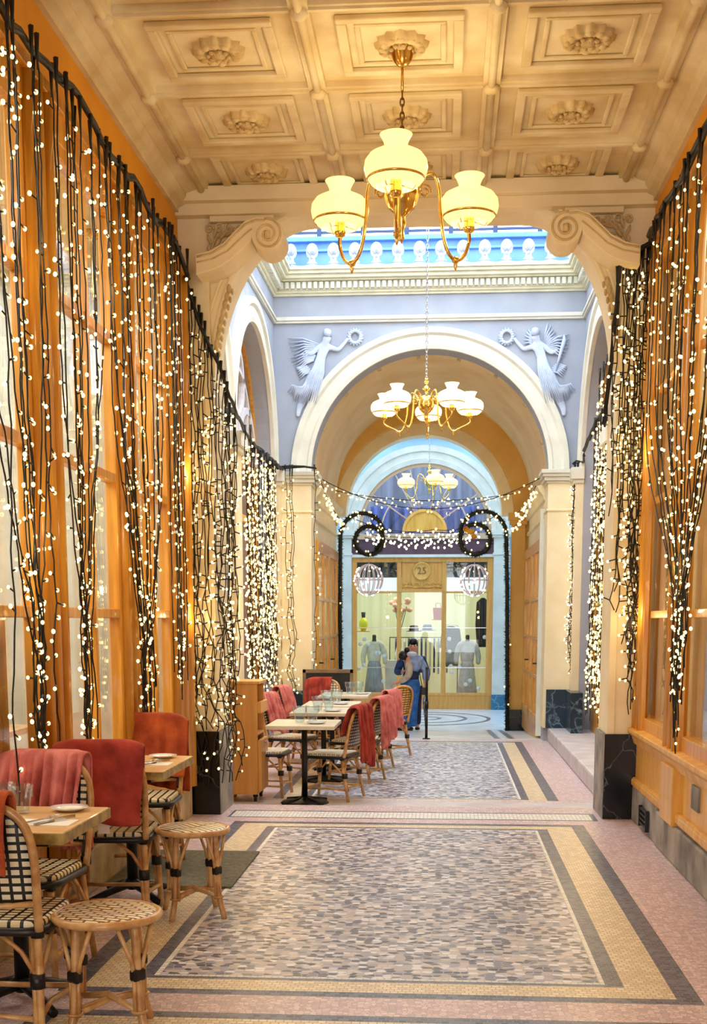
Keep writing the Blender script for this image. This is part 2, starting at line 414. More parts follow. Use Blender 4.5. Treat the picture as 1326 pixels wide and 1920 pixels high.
# passage and far court floor slopes gently down
f = MB()
f.add([(-2.6,17.0,-.12),(2.4,17.0,-.12),(2.4,21.0,-.35),(-2.6,21.0,-.35),(2.4,27.2,-.43),(-2.6,27.2,-.43)], [(0,1,2,3),(3,2,4,5)], 6)
def fz(y): return -.12-(y-17)*.0575 if y < 21 else -.35-(y-21)*.0129
for (x0,x1) in [(-1.5,-1.42),(-1.25,-1.17),(.70,.78),(.90,.98)]:
    f.add([(x0,17.1,fz(17.1)+.003),(x1,17.1,fz(17.1)+.003),(x1,20.8,fz(20.8)+.003),(x0,20.8,fz(20.8)+.003)], [(0,1,2,3)], 1)
for (cx,cy,R) in [(-.4,23.9,1.3),(-.4,23.9,.85),(-.4,23.9,.35)]:
    vs = []; n = 40
    for k in range(n):
        a = 2*pi*k/n
        for r in (R, R-.07): vs.append((cx+r*cos(a), cy+r*1.5*sin(a), fz(cy+r*1.5*sin(a))+.004))
    f.add(vs, [(2*k,2*k+1,(2*k+3)%(2*n),(2*k+2)%(2*n)) for k in range(n)], 1)
struct(f.build('floor_passage', FM, fixn=False))
tag(MB().box(-1.93,-1.19,6.72,7.80,.0,.012).build('doormat', M['doormat'], bev=.004), 'grey-green coir doormat on the floor beyond the stool with straight stripes', 'doormat')
# raised kerb step on the right of the middle bay
st = MB(); st.box(1.40,2.2,9.92,17.0,-.12,.06); tag(st.build('stone_step', M['step'], bev=.02), 'long worn pale stone step along the right side of the middle bay', 'step', kind='structure')

# ================================================================== NEAR BAY
X0, X1 = -2.0, 1.47
def ceil_panel():
    c = MB(); c.box(X0-.05, X1+.05, -5, 9.6, 4.62, 4.9)
    xs = [-1.79,-.78,.235,1.235]; ys = [y for y in [-4.89,-3.92,-2.95,-1.98,-1.01,-.04,.93,1.9,2.87,3.84,4.81,5.78,6.75,7.72,8.69,9.50]]
    for x in xs:                                             # long ribs with a half-round bead
        c.box(x-.05, x+.05, -5, 9.5, 4.575, 4.62)
        c.tube([(x,-5,4.57),(x,9.45,4.57)], .024, 8)
    for y in ys:
        c.box(xs[0], xs[-1], y-.035, y+.035, 4.585, 4.62)
        c.box(xs[0], xs[-1], y-.012, y+.012, 4.572, 4.59)
        for x in xs:
            c.lathe([(0,-.04),(.035,-.035),(.05,-.012),(.035,.01),(.03,.03)], (x,y,4.575), 12)
    return c.build('ceiling', M['plaster'])
ceil = struct(ceil_panel())
def square_frame(mb, cx, cy, h, w, z0, z1):
    for (x0,x1,y0,y1) in [(cx-h,cx+h,cy-h,cy-h+w),(cx-h,cx+h,cy+h-w,cy+h),(cx-h,cx-h+w,cy-h+w,cy+h-w),(cx+h-w,cx+h,cy-h+w,cy+h-w)]:
        mb.box(x0,x1,y0,y1,z0,z1)
cx_s = [-1.285,-.2725,.735]; cy_s = [4.325,5.295,6.265,7.235,8.205,9.1]
pan = MB(); square_frame(pan,0,0,.34,.055,-.03,.0); square_frame(pan,0,0,.245,.03,-.016,.0)
pme = None
ros = MB(); ros.lathe([(0,-.05),(.03,-.05),(.045,-.035),(.06,-.02),(.075,-.035),(.10,-.045),(.13,-.03),(.14,0)], (0,0,0), 48, lob=12, lamp=.10)
for k in range(12):
    a = 2*pi*k/12; ros.ball((.105*cos(a),.105*sin(a),-.034), .026, 8, sc=(1,1,.6))
for k in range(8):
    a = 2*pi*k/8+.2; ros.ball((.055*cos(a),.055*sin(a),-.042), .016, 6, sc=(1,1,.7))
p0 = pan.build('coffer_panel', M['plaster'], ceil, bev=.008); r0 = ros.build('rosette', M['relief'], ceil)
first = True
for y in cy_s:
    for x in cx_s:
        yy = y if y < 9 else 9.09
        if first: a, b = p0, r0
        else:
            a, b = p0.copy(), r0.copy(); COL.objects.link(a); COL.objects.link(b)
        first = False
        a.location = (x, yy, 4.62); b.location = (x, yy, 4.62)
# stepped cornice along both walls
cp = [(0,4.44),(.03,4.44),(.03,4.47),(.07,4.49),(.10,4.53),(.10,4.55),(.16,4.57),(.19,4.60),(.19,4.63),(0,4.63)]
for nm, sx, x in (('left',1,X0),('right',-1,X1)):
    m = MB(); m.prism([(x+sx*a, z) for a,z in cp], 'y', -5, 9.5)
    struct(m.build('trim_1' if nm=='left' else 'trim_2', M['plaster']))
# orange frieze walls over the shopfronts
struct(MB().box(X0-.12, X0, -5, 9.55, 4.04, 4.9).build('wall_left', M['orange']))
struct(MB().box(X1, X1+.12, -5, 9.55, 4.12, 4.9).build('wall_right', M['orange']))

def pane(mb, x, y0, y1, z0, z1): mb.box(x-.003, x+.003, y0, y1, z0, z1)
# ---- left cafe front
def flute(mb, x, y0, y1, z0, z1, sx):
    mb.box(x-.05, x+.02*sx+.0, y0, y1, z0, z1)
    n = 3; w = (y1-y0)/n
    for k in range(n):
        yc = y0+w*(k+.5)
        mb.tube([(x+.03*sx, yc, z0),(x+.03*sx, yc, z1)], w*.30, 8)
cafe = thing('cafe_shopfront', 'oak and glass cafe shopfront behind the light curtain on the left', 'shopfront', (X0,6,0))
def cp_(mb, name, m, bev=0, root=None):
    o = mb.build(name, m, bev=bev); o.parent = root; o.matrix_parent_inverse = Matrix.Translation(-Vector(root.location)); return o
cp_(MB().box(X0-.1, X0+.06, -5, 9.3, 0, .24), 'stone_plinth', M['plinthl'], .01, cafe)
fr = MB()
posts = [(-5,.2),(1.6,2.05),(3.6,4.05),(5.86,6.26),(7.39,7.79),(8.75,9.34)]
fr.box(X0-.08, X0+.04, -5, 9.34, .24, .40)
fr.box(X0-.08, X0+.05, -5, 9.34, 3.86, 4.05)
fr.box(X0-.10, X0+.08, -5, 9.34, 3.99, 4.05)
for (a,b) in zip(posts[:-1], posts[1:]):
    y0, y1 = a[1], b[0]
    for z in (1.54,2.33,3.12): fr.box(X0-.02, X0+.045, y0, y1, z-.028, z+.028)
    for z in (.43,3.83): fr.box(X0-.02, X0+.045, y0, y1, z-.035, z+.035)
    ym = y0+(y1-y0)*(.5 if y1-y0 < 1.5 else .5)
    fr.box(X0-.03, X0+.055, ym-.022, ym+.022, .4, 3.86)
    for yy in (y0+.02, y1-.02): fr.box(X0-.02, X0+.05, yy-.025, yy+.025, .4, 3.86)
cp_(fr, 'window_frame', M['wood'], .006, cafe)
for (a,b) in posts:
    q = MB(); flute(q, X0+.02, a, b, .24, 4.0, 1); cp_(q, 'fluted_post', M['wood'], 0, cafe)
for (a,b) in zip(posts[:-1], posts[1:]):
    ym = (a[1]+b[0])/2
    for (u,v) in ((a[1],ym),(ym,b[0])):
        q = MB(); pane(q, X0+.01, u, v, .4, 3.86); cp_(q, 'glass_pane', M['glass'], 0, cafe)
# cafe room behind
r = MB(); r.box(-5.6,-5.5,-.3,9.4,0,4.6); r.box(-5.6,X0-.1,-.4,-.3,0,4.6); r.box(-5.6,X0-.1,9.3,9.4,0,4.6)
struct(r.build('wall_cafe', mat('cafe_wall', C(206,212,204), C(186,192,184), .7)))
struct(MB().box(-5.6,X0-.1,-.4,9.4,4.05,4.2).build('ceiling_cafe', M['cream']))
struct(MB().box(-5.6,X0-.1,-.4,9.4,-.1,.02).build('floor_cafe', M['lwood']))
# cafe interior: globe lamp, curtains, sideboard with mirror
g = thing('globe_lamp', 'white globe lamp glowing inside the cafe behind the left glass', 'lamp', (-2.36,8.45,3.18))
MB().ball((0,0,0), .175, 28).build('globe', emitmat('globe_light', (1,.93,.85,1), 1.4), g)
MB().tube([(0,0,.17),(0,0,.87)], .01).build('stem', M['brass'], g)
MB().lathe([(0,.87),(.06,.87),(.05,.83),(0,.82)]).build('ceiling_rose', M['brass'], g)
def curtain_cloth(y0, y1, z0, z1, x, lab):
    m = MB(); m.grid(lambda u,v: (x+.03*sin(u*(y1-y0)*60), y0+(y1-y0)*u, z0+(z1-z0)*v), int((y1-y0)*50), 2)
    tag(m.build('cafe_curtain', mat('curtain_cloth', C(220,170,100), C(200,146,80), .8), solid=.004), lab, 'curtain', 'half curtains inside the cafe windows')
curtain_cloth(5.1,5.8,.5,1.5,-2.12,'tan pleated half curtain inside the cafe window at the far left edge')
for (y,w_,z0,z1,c1) in [(6.4,.9,1.0,2.6,C(170,190,200)),(4.3,1.0,1.2,2.8,C(120,140,120))]:
    t = thing('wall_mirror', 'tall framed mirror on the cafe back wall %s' % ('facing the second window' if y > 6 else 'at the far left'), 'mirror', (-5.47,y,z0))
    MB().box(0,.03,-w_/2,w_/2,0,z1-z0).build('frame', M['wood'], t); MB().box(.031,.035,-w_/2+.06,w_/2-.06,.06,z1-z0-.06).build('mirror_glass', mat('mirror', c1, None, .05, metal=1), t)
for k,(y,x) in enumerate([(5.2,-3.3),(6.7,-3.4),(8.3,-3.2)]):
    t = thing('cafe_table', 'small square table inside the cafe, %s' % ['seen past the left edge window','seen through the middle window','nearest the stone column'][k], 'table', (x,y,.02))
    MB().box(-.3,.3,-.3,.3,.70,.74).build('table_top', M['tabletop'], t); MB().tube([(0,0,.02),(0,0,.7)],.03).build('pedestal', M['iron'], t)
    MB().lathe([(0,.0),(.22,0),(.2,.03),(0,.05)]).build('base', M['iron'], t)

# ---- right shopfront
shop = thing('right_shopfront', 'oak shopfront with wainscot and tall glass on the right wall of the near bay', 'shopfront', (X1,6,0))
pl = MB(); pl.box(1.42,X1+.1,-5,8.25,0,.24); pl.box(1.43,X1+.1,8.27,9.38,0,.26); cp_(pl, 'stone_plinth', M['plinth'], .012, shop)
w_ = MB()
w_.box(X1-.02,X1+.08,-5,9.38,.24,.70)
for (a,b) in [(-5,1.7),(1.75,3.75),(3.8,5.6),(5.65,7.58),(8.0,9.38)]:
    w_.box(X1-.045,X1,a+.05,b-.05,.26,.33); w_.prism([(X1-.02,.33),(X1-.05,.31),(X1-.05,.27),(X1-.02,.25)],'y',a,b)
w_.prism([(X1+.02,.72),(X1-.09,.70),(X1-.09,.67),(X1-.06,.64),(X1-.04,.58),(X1+.02,.58)],'y',-5,9.38)
for (a,b) in [(7.58,8.0),(3.75,3.8),(1.7,1.75)]: w_.box(X1-.07,X1,a,b,.24,.60)
cp_(w_, 'wainscot', M['woodp'], .006, shop)
fr = MB()
rp = [(-5,.1),(1.6,2.0),(3.6,4.0),(5.6,6.0),(7.56,8.02),(9.0,9.38)]
fr.box(X1-.03,X1+.08,-5,9.38,.70,.80); fr.box(X1-.05,X1+.08,-5,9.38,3.95,4.14)
for (a,b) in zip(rp[:-1], rp[1:]):
    for z in (1.54,2.33,3.08): fr.box(X1-.01,X1+.05,a[1],b[0],z-.026,z+.026)
    if b[0]-a[1] > 1.2:
        ym = (a[1]+b[0])/2; fr.box(X1-.02,X1+.05,ym-.03,ym+.03,.8,3.95)
cp_(fr, 'window_frame', M['wood'], .005, shop)
for (a,b) in rp:
    q = MB(); flute(q, X1, a, b, .66, 4.0, -1); cp_(q, 'fluted_post', M['wood'], 0, shop)
for (a,b) in zip(rp[:-1], rp[1:]):
    q = MB(); pane(q, X1+.02, a[1], b[0], .78, 3.95); cp_(q, 'glass_pane', M['glass'], 0, shop)
q = MB(); q.box(X1-.035,X1,6.98,7.18,.42,.56); cp_(q, 'metal_plate', M['plinth'], .004, shop)
vg = MB()
for k in range(4):
    z = .06+k*.035; vg.box(1.405,1.425,8.55,8.82,z,z+.014)
vg.box(1.40,1.425,8.53,8.55,.04,.19); vg.box(1.40,1.425,8.82,8.84,.04,.19)
cp_(vg, 'vent_grille', M['iron'], 0, shop)
q = MB(); q.tube([(X1-.05,7.70,1.9),(X1-.085,7.70,1.9),(X1-.085,7.70,1.66),(X1-.05,7.70,1.66)],.012,8); cp_(q,'door_pull',M['brass'],0,shop)
r = MB(); r.box(3.0,3.1,-.3,9.4,0,4.4); r.box(X1+.1,3.1,9.3,9.4,0,4.4); r.box(X1+.1,3.1,-.4,-.3,0,4.4)
struct(r.build('wall_shop', mat('shop_wall', C(240,226,186), C(228,212,168), .7)))
struct(MB().box(X1+.1,3.1,-.3,9.4,4.14,4.3).build('ceiling_shop', M['cream']))
struct(MB().box(X1+.1,3.1,-.3,9.4,.0,.12).build('floor_shop', M['lwood']))
# sloping stair rail and stair seen through the right window
t = thing('stair_rail', 'dark sloping stair handrail inside the shop behind the right glass', 'handrail', (2.2,7,.12))
MB().tube([(0,-1.2,.35),(0,1.4,1.3)],.025).build('handrail', M['wood'], t)
for k in range(5): MB().tube([(0,-1.0+k*.55,0),(0,-1.0+k*.55,.42+k*.2)],.012).build('baluster', M['iron'], t)

# ================================================================== FRONT ARCH (piers, consoles)
def ell(cx, cz, a, b, a0, a1, n=14):
    return [(cx+a*cos(a0+(a1-a0)*k/n), cz+b*sin(a0+(a1-a0)*k/n)) for k in range(n+1)]
op = ell(-1.0,3.30,.76,1.16,pi,pi/2) + ell(.54,3.30,.69,1.15,pi/2,0)
poly = [(-2.6,-.12),(-1.76,-.12)] + op + [(1.23,-.12),(2.2,-.12),(2.2,6.0),(-2.6,6.0)]
fa = MB(); fa.prism(poly, 'y', 9.45, 9.88)
struct(fa.build('wall_front', M['stone']))
# mouldings round the opening
mo = MB()
def along(pts, r, y):
    mo.tube([(x, y, z) for x, z in pts], r, 6)
along([(x,z) for x,z in op], .022, 9.45)
op2 = ell(-1.0,3.30,.83,1.20,pi,pi/2) + ell(.54,3.30,.75,1.19,pi/2,0)
along(op2, .015, 9.445)
mo.box(-2.0,1.47,9.36,9.46,4.42,4.50); mo.box(-2.0,1.47,9.30,9.46,4.50,4.60)
mo.box(-1.75,-1.28,9.39,9.46,4.38,4.42); mo.box(.82,1.24,9.39,9.46,4.38,4.42)
struct(mo.build('trim_3', M['stone'], bev=.004))
# pier shafts proud of the wall, and marble blocks at their foot
for nm,(a,b,c,d) in (('left',(-2.0,-1.76,9.38,9.46)),('right',(1.24,1.47,9.38,9.46))):
    q = MB(); q.box(a,b,c,d,0,4.0)
    s_ = -1 if nm == 'left' else 1
    q.box(a,b+.012 if nm=='left' else b,c-.02,d,3.98,4.02)
    if nm == 'left': q.box(b-.045,b+.012,c-.012,9.88,.6,3.3)
    else: q.box(a-.012,a+.045,c-.012,9.88,.6,3.3)
    o = q.build('pier_shaft', M['stone'], bev=.006)
    tag(o, 'cream stone pier of the front arch, %s one, rising from a black marble block' % nm, 'pier', kind='structure')
for nm,(a,b) in (('left',(-2.0,-1.735)),('right',(1.215,1.475))):
    q = MB(); q.box(a,b,9.35,9.92,-.12,.65)
    # worn grey arris facing the passage
    if nm=='left': q.box(b-.0,b+.008,9.352,9.918,-.12,.648,1)
    else: q.box(a-.008,a,9.352,9.918,-.12,.648,1)
    o = q.build('marble_block', [M['black'], M['plinth']], bev=.008)
    tag(o, 'black veined marble block at the foot of the %s front pier' % nm, 'marble block', kind='structure')
# scroll consoles
def console(sx, x0, lab):
    t = thing('scroll_console', lab, 'console bracket', (x0,9.3,0))
    def X(u): return sx*u
    # S-shaped body: u runs from the pier (0) towards the opening
    top = [(0,4.40),(.30,4.40),(.42,4.385),(.50,4.34),(.535,4.27)]
    c = (.46,4.21); R = .115
    vol = [(c[0]+R*cos(a), c[1]+R*sin(a)) for a in [radians(10-20*k) for k in range(0,9)]]
    low = [(.30,4.20),(.24,4.12),(.14,4.03),(.02,3.97),(-.06,3.95),(-.06,4.07)]
    s_ = [(-.06,4.09),(.04,4.11),(.14,4.16),(.22,4.235),(.30,4.305),(.38,4.335),(.44,4.33)] + [(c[0]+R*cos(a), c[1]+R*sin(a)) for a in [radians(80-18*k) for k in range(0,15)]] + [(.34,4.17),(.28,4.12),(.20,4.05),(.12,4.00),(.03,3.97),(-.06,3.95)]
    q = MB(); q.prism([(X(u),z) for u,z in s_], 'y', -.16, .15)
    q.build('scroll_body', M['stone'], t, bev=.012)
    sp = []
    for k in range(46):
        a = radians(100)-k*radians(18); r = .106*(1-k/50)
        sp.append((X(c[0]+r*cos(a)), -.165, c[1]+r*sin(a)))
    q = MB(); q.tube(sp, .0085, 6)
    q.tube([(X(u),-.162,z-.012) for u,z in [(-.05,4.08),(.05,4.10),(.15,4.15),(.23,4.225),(.30,4.29),(.38,4.318),(.44,4.316)]], .008, 6)
    q.tube([(X(u),-.162,z) for u,z in [(-.05,4.03),(.06,4.05),(.17,4.10),(.25,4.17),(.31,4.22),(.35,4.25)]], .006, 6)
    q.lathe([(0,-.03),(.02,-.03),(.02,.02),(0,.02)], (X(c[0]),-.17,c[1]), 10)
    q.build('volute', M['relief'], t)
    # foliage panel over the scroll
    q = MB()
    for k,(u,z) in enumerate([(-.01,4.34),(.065,4.345),(.14,4.345),(.21,4.34)]):
        q.tube([(X(u+ (.034*(1-i/22))*cos(i*.5+k)), .125, z+(.034*(1-i/22))*sin(i*.5+k)) for i in range(18)], .0075, 6)
    for (u,z,a,l) in [(.02,4.28,70,.09),(.06,4.27,40,.1),(.0,4.24,110,.07),(.10,4.29,20,.09),(.03,4.22,50,.08),(-.02,4.18,80,.06),(.08,4.24,10,.07),(.15,4.31,0,.06),(-.03,4.14,30,.07),(.05,4.19,-10,.06)]:
        d = (cos(radians(a)), sin(radians(a)))
        q.tube([(X(u+d[0]*l*k/4), .13, z+d[1]*l*k/4) for k in range(5)], [.004,.013,.015,.011,.003], 6)
    q.tube([(X(u),.13,z) for u,z in [(-.06,4.11),(.0,4.20),(.04,4.28),(.12,4.33)]], .008, 6)
    q.build('acanthus_panel', M['relief'], t)
    # drop ornament down the arch edge
    q = MB()
    for k in range(9):
        u = .02+.0*k; a = radians(185-k*6)
        z = 3.92-k*.055; uu = .11*(1-k/9)**1.3+.0
        q.ball((X(uu+.02), .13, z), .028, 8, sc=(.7,.6,1.3)); q.ball((X(uu+.045), .13, z-.02), .018, 6, sc=(.6,.6,1.4))
    q.tube([(X(-.03),.13,3.9),(X(-.035),.13,3.4)],.012,6)
    q.build('leaf_drop', M['relief'], t)
console(1, -1.75, 'carved stone scroll console bracket at the upper left corner of the front arch')
console(-1, 1.27, 'carved stone scroll console bracket at the upper right corner of the front arch')

# ================================================================== MIDDLE BAY (skylit)
# side walls with two arches each, opening to the floor
def side_wall(x0, x1, name, cs, R=1.5, zs=3.44):
    P = [(9.88,-.12)]
    for c in cs:
        P += [(c-R,-.12)] + [(c-R*cos(pi*k/24), zs+R*sin(pi*k/24)) for k in range(25)] + [(c+R,-.12)]
    P += [(17.2,-.12),(17.2,6.0),(9.88,6.0)]
    m = MB(); m.prism(P, 'x', x0, x1)
    struct(m.build(name, M['bluegrey']))
side_wall(-2.6,-2.3,'wall_left_court',[11.55,14.95]); side_wall(1.77,2.07,'wall_right_court',[11.55,14.95])
rw = [(-2.6,-.35),(-1.815,-.35)] + [(-.235-1.58*cos(pi*k/40), 3.44+1.58*sin(pi*k/40)) for k in range(41)] + [(1.345,-.35),(2.1,-.35),(2.1,6.0),(-2.6,6.0)]
m = MB(); m.prism(rw, 'y', 16.8, 17.2); struct(m.build('wall_back', M['bluegrey']))
# archivolts
prof = lambda r, y, s=-1: [(r,y+.001),(r,y+s*.05),(r+.05,y+s*.06),(r+.07,y+s*.045),(r+.17,y+s*.045),(r+.20,y+s*.075),(r+.27,y+s*.075),(r+.28,y+.001)]
m = MB(); m.arc(-.235,3.44,prof(1.57,16.8),0,pi,48); struct(m.build('trim_4', M['white']))
for i,(x,s_) in enumerate([(-2.3,1),(1.77,-1)]):
    m = MB()
    for c in (11.55,14.95): m.arc(c,3.44,[(r,d) for r,d in prof(1.49,x,s_)],0,pi,36,'yz')
    struct(m.build('trim_%d'%(5+i), M['white']))
# pilasters with capitals: rear
def pilaster(x0,x1,y0,y1,zb,name,lab,mt='stone'):
    t = sroot(name); t['label'] = lab; t['category'] = 'pilaster'
    q = MB(); q.box(x0,x1,y0,y1,zb,3.30); q.box(x0-.015,x1+.015,y0-.015,y1,2.92,2.95); q.build('shaft', M[mt], t, bev=.008)
    q = MB()
    for d,z0,z1 in [(.02,3.28,3.31),(.05,3.31,3.36),(.075,3.36,3.40),(.095,3.40,3.45)]: q.box(x0-d,x1+d,y0-d,y1,z0,z1)
    q.build('capital', M['white'], t, bev=.006)
pilaster(-2.3,-1.80,16.70,17.2,-.12,'rear_pilaster_left','cream pilaster left of the rear arch')
pilaster(1.33,1.77,16.70,17.2,.06,'rear_pilaster_right','cream pilaster right of the rear arch')
t = MB(); t.box(1.365,1.76,16.66,17.18,.06,.58); t.box(1.62,1.77,15.9,16.75,.06,.58)
tag(t.build('marble_dado', M['gmarble'], bev=.006), 'dark green-blue veined marble dado on the step at the right rear pilaster', 'marble dado', kind='structure')
t = MB(); t.box(-2.3,-1.79,16.66,17.2,-.12,.55)
tag(t.build('marble_dado', M['gmarble'], bev=.006), 'dark marble dado at the foot of the left rear pilaster, behind the chalkboard', 'marble dado', kind='structure')
# cream piers of side walls (below the spring line) with white corner beads
for x,s_ in ((-2.3,1),(1.77,-1)):
    for (a,b) in ((9.9,10.05),(13.05,13.45),(16.45,16.8)):
        t = sroot('side_pier'); zb = -.12 if s_ == 1 else .06
        q = MB(); q.box(min(x,x+s_*.10),max(x,x+s_*.10),a,b,zb,3.3); q.build('shaft', M['stone'], t, bev=.006)
        q = MB(); q.box(min(x,x+s_*.17),max(x,x+s_*.17),a-.04,b+.02,3.3,3.45); q.box(min(x,x+s_*.14),max(x,x+s_*.14),a-.02,b+.01,3.25,3.3); q.build('capital', M['white'], t, bev=.006)
# entablature: band, cornice, dentils, antefixes
def ringbox(mb, d, z0, z1, e=.0):
    # frame inside the bay: d = projection from the walls
    xa, xb, ya, yb = -2.3, 1.77, 9.88, 16.8
    mb.box(xa-.02,xa+d,ya,yb,z0,z1); mb.box(xb-d,xb+.02,ya,yb,z0,z1); mb.box(xa+d,xb-d,yb-d,yb+.02,z0,z1); mb.box(xa+d,xb-d,ya-.02,ya+d,z0,z1)
m = MB(); ringbox(m,.035,5.36,5.39); ringbox(m,.055,5.39,5.42); ringbox(m,.03,5.42,5.44)
struct(m.build('trim_7', M['white']))
cr = sroot('trim_8')
m = MB()
for d,z0,z1 in [(.03,5.70,5.73),(.06,5.73,5.76),(.075,5.76,5.86),(.14,5.86,5.885),(.19,5.885,5.93),(.23,5.93,5.97),(.26,5.97,6.0)]: ringbox(m,d,z0,z1)
m.build('cornice', mat('cream_cornice', C(236,234,208), C(220,218,190), .6), cr)
m = MB()
n = 52
for k in range(n):
    x = -2.2+k*(1.67+2.2)/n
    m.box(x,x+.048,16.8-.125,16.8-.06,5.77,5.85); m.box(x,x+.048,9.88+.06,9.88+.125,5.77,5.85)
for k in range(88):
    y = 9.98+k*6.7/88
    m.box(-2.3+.06,-2.3+.125,y,y+.048,5.77,5.85); m.box(1.77-.125,1.77-.06,y,y+.048,5.77,5.85)
m.build('dentils', M['white'], cr)
# antefix: palmette on a curved base
af = MB()
out = [(-.085,0),(-.05,.03),(-.045,.07),(-.075,.085),(-.095,.13),(-.09,.18),(-.07,.215),(-.04,.24),(0,.25),(.04,.24),(.07,.215),(.09,.18),(.095,.13),(.075,.085),(.045,.07),(.05,.03),(.085,0)]
af.prism(out,'y',-.012,.012)
for k in range(7):
    a = radians(25+k*130/6)
    af.tube([(.02*cos(a),-.013,.09+.02*sin(a)),(.075*cos(a),-.02,.12+.095*sin(a))],[.008,.016],6)
af.ball((0,-.012,.075),.024,8)
fn = MB()
for k in range(13):
    x0 = -.138+.276*k/12
af0 = af.build('antefix', M['crest'], cr)
NA = 14; first = True
def crest(x, y, z, rz):
    global first
    o = af0 if first else af0.copy()
    if not first: COL.objects.link(o)
    first = False
    o.location = (x,y,z); o.rotation_euler = (0,0,rz); o.scale = (.82,1,1)
xs_ = [-2.04+.277*k for k in range(14)]
for x in xs_: crest(x,16.60,6.05,0)
for k in range(24):
    y = 9.98+.277*k
    crest(-2.1,y,6.05,pi/2); crest(1.57,y,6.05,-pi/2)
# scalloped band under the antefixes
sc = MB()
def scal(p0, n, step, axis, fixed):
    poly = [(p0-.15,0)]
    pts = []
    for k in range(n):
        for i in range(9):
            a = pi*i/8
            pts.append((p0+k*step-(.0) -step/2*cos(a)+0, .085-.055*sin(a)))
    poly = [(pts[0][0],0)] + pts + [(pts[-1][0],0)]
    sc.prism(poly, axis, fixed-.014, fixed+.014)
scal(-2.04+.1385,13,.277,'y',16.61)
scal(9.98+.1385,23,.277,'x',-2.1); scal(9.98+.1385,23,.277,'x',1.57)
o = sc.build('scalloped_band', M['crest'], cr); o.location = (0,0,5.995)
# lantern over the bay: blue curb, posts, glazed roof
la = sroot('skylight_lantern'); la['label'] = 'blue painted glazed lantern roof over the middle bay'; la['category'] = 'skylight'
m = MB()
ex = .05
m.box(-2.6,-2.35,9.6,17.4,5.98,6.50); m.box(1.82,2.07,9.6,17.4,5.98,6.50); m.box(-2.35,1.82,17.0,17.25,5.98,6.50); m.box(-2.35,1.82,9.55,9.8,5.98,6.50)
m.box(-2.4,1.87,16.93,17.0,6.42,6.47); m.box(-2.4,1.87,16.96,17.0,6.30,6.33)
m.build('curb', M['metblue'], la, bev=.005)
for (x,y) in [(-2.3+.58*k,17.1) for k in range(8)] + [(-2.42,10.1+1.1*k) for k in range(7)] + [(1.9,10.1+1.1*k) for k in range(7)]:
    MB().box(x-.03,x+.03,y-.03,y+.03,6.5,6.95).build('post', M['navy'], la)
m = MB(); m.box(-2.5,2.0,17.08,17.12,6.56,6.585); m.box(-2.44,-2.40,9.7,17.2,6.56,6.585); m.box(1.88,1.92,9.7,17.2,6.56,6.585)
m.box(-2.6,2.1,17.0,17.2,6.93,7.0); m.box(-2.55,-2.35,9.6,17.2,6.93,7.0); m.box(1.82,2.02,9.6,17.2,6.93,7.0)
m.build('rail', M['navy'], la)
m = MB()
for k in range(15):
    y = 9.8+k*.525
    m.tube([(-2.45,y,6.98),(-.265,y,8.1),(1.92,y,6.98)],.02,6)
m.tube([(-.265,9.8,8.1),(-.265,17.2,8.1)],.035,8)
m.build('glazing_bars', M['navy'], la)
for s_,xa in ((0,-2.45),(1,1.92)):
    q = MB(); q.add([(xa,9.8,6.99),(-.265,9.8,8.11),(-.265,17.15,8.11),(xa,17.15,6.99)],[(0,1,2,3)]); q.build('roof_glass', M['skyglass'], la)

# ---- fanlights and shopfronts inside the side arches
def bay_front(x, s_, c, label, zb):
    t = thing('arched_shopfront', label, 'shopfront', (x,c,zb))
    R = 1.5; zs = 3.44-zb
    # reveal ring, ochre
    m = MB(); m.arc(0,zs,[(R-.10,-.05*s_),(R-.10,.02*s_),(R+.0,.02*s_),(R+.0,-.05*s_)],0,pi,28,'yz')
    m.box(min(-.05*s_,.02*s_),max(-.05*s_,.02*s_),-R,-R+.1,0,zs); m.box(min(-.05*s_,.02*s_),max(-.05*s_,.02*s_),R-.1,R,0,zs)
    m.build('arch_frame', M['wood'], t)
    m = MB()
    a = min(-.04*s_,.03*s_); b = max(-.04*s_,.03*s_)
    m.box(a,b,-R+.1,R-.1,zs-.12,zs+.02); m.box(a,b,-R+.1,R-.1,0,.55); m.box(a,b,-.9,-.78,.5,zs); m.box(a,b,.78,.9,.5,zs); m.box(a,b,-.05,.05,.5,zs-.5); m.box(a,b,-R+.1,R-.1,zs-.75,zs-.66)
    m.build('shopfront_frame', M['wood'], t, bev=.005)
    # tracery: circle between two small arches
    m = MB()
    tr = lambda r0,r1: [(r0,-.03*s_),(r0,.035*s_),(r1,.035*s_),(r1,-.03*s_)]
    m.arc(0,zs+.86,tr(.36,.43),0,2*pi,28,'yz'); m.arc(-.68,zs+.02,tr(.56,.64),0,pi,20,'yz'); m.arc(.68,zs+.02,tr(.56,.64),0,pi,20,'yz')
    m.box(a,b,-.03,.03,zs,zs+.46); m.box(a,b,-.71,-.65,zs,zs+.6); m.box(a,b,.65,.71,zs,zs+.6)
    m.arc(0,zs,tr(.98,1.03),radians(28),radians(152),24,'yz')
    m.build('tracery', mat('grey_white_tracery', C(216,216,226), None, .5), t)
    m = MB(); m.prism([(-R+.05,.5),(-R+.05,zs)]+[((-R+.05)*cos(pi*k/20), zs+(R-.05)*sin(pi*k/20)) for k in range(1,20)]+[(R-.05,zs),(R-.05,.5)],'x',-.004,.004)
    m.build('glass_pane', M['glass'], t)
for (x,s_,zb,nm) in ((-2.5,1,-.12,'left'),(1.95,-1,.06,'right')):
    for (c,w2) in ((11.55,'nearer'),(14.95,'farther')):
        bay_front(x,s_,c,'arched oak shopfront with tracery fanlight, %s side of middle bay, %s arch' % (nm,w2),zb)
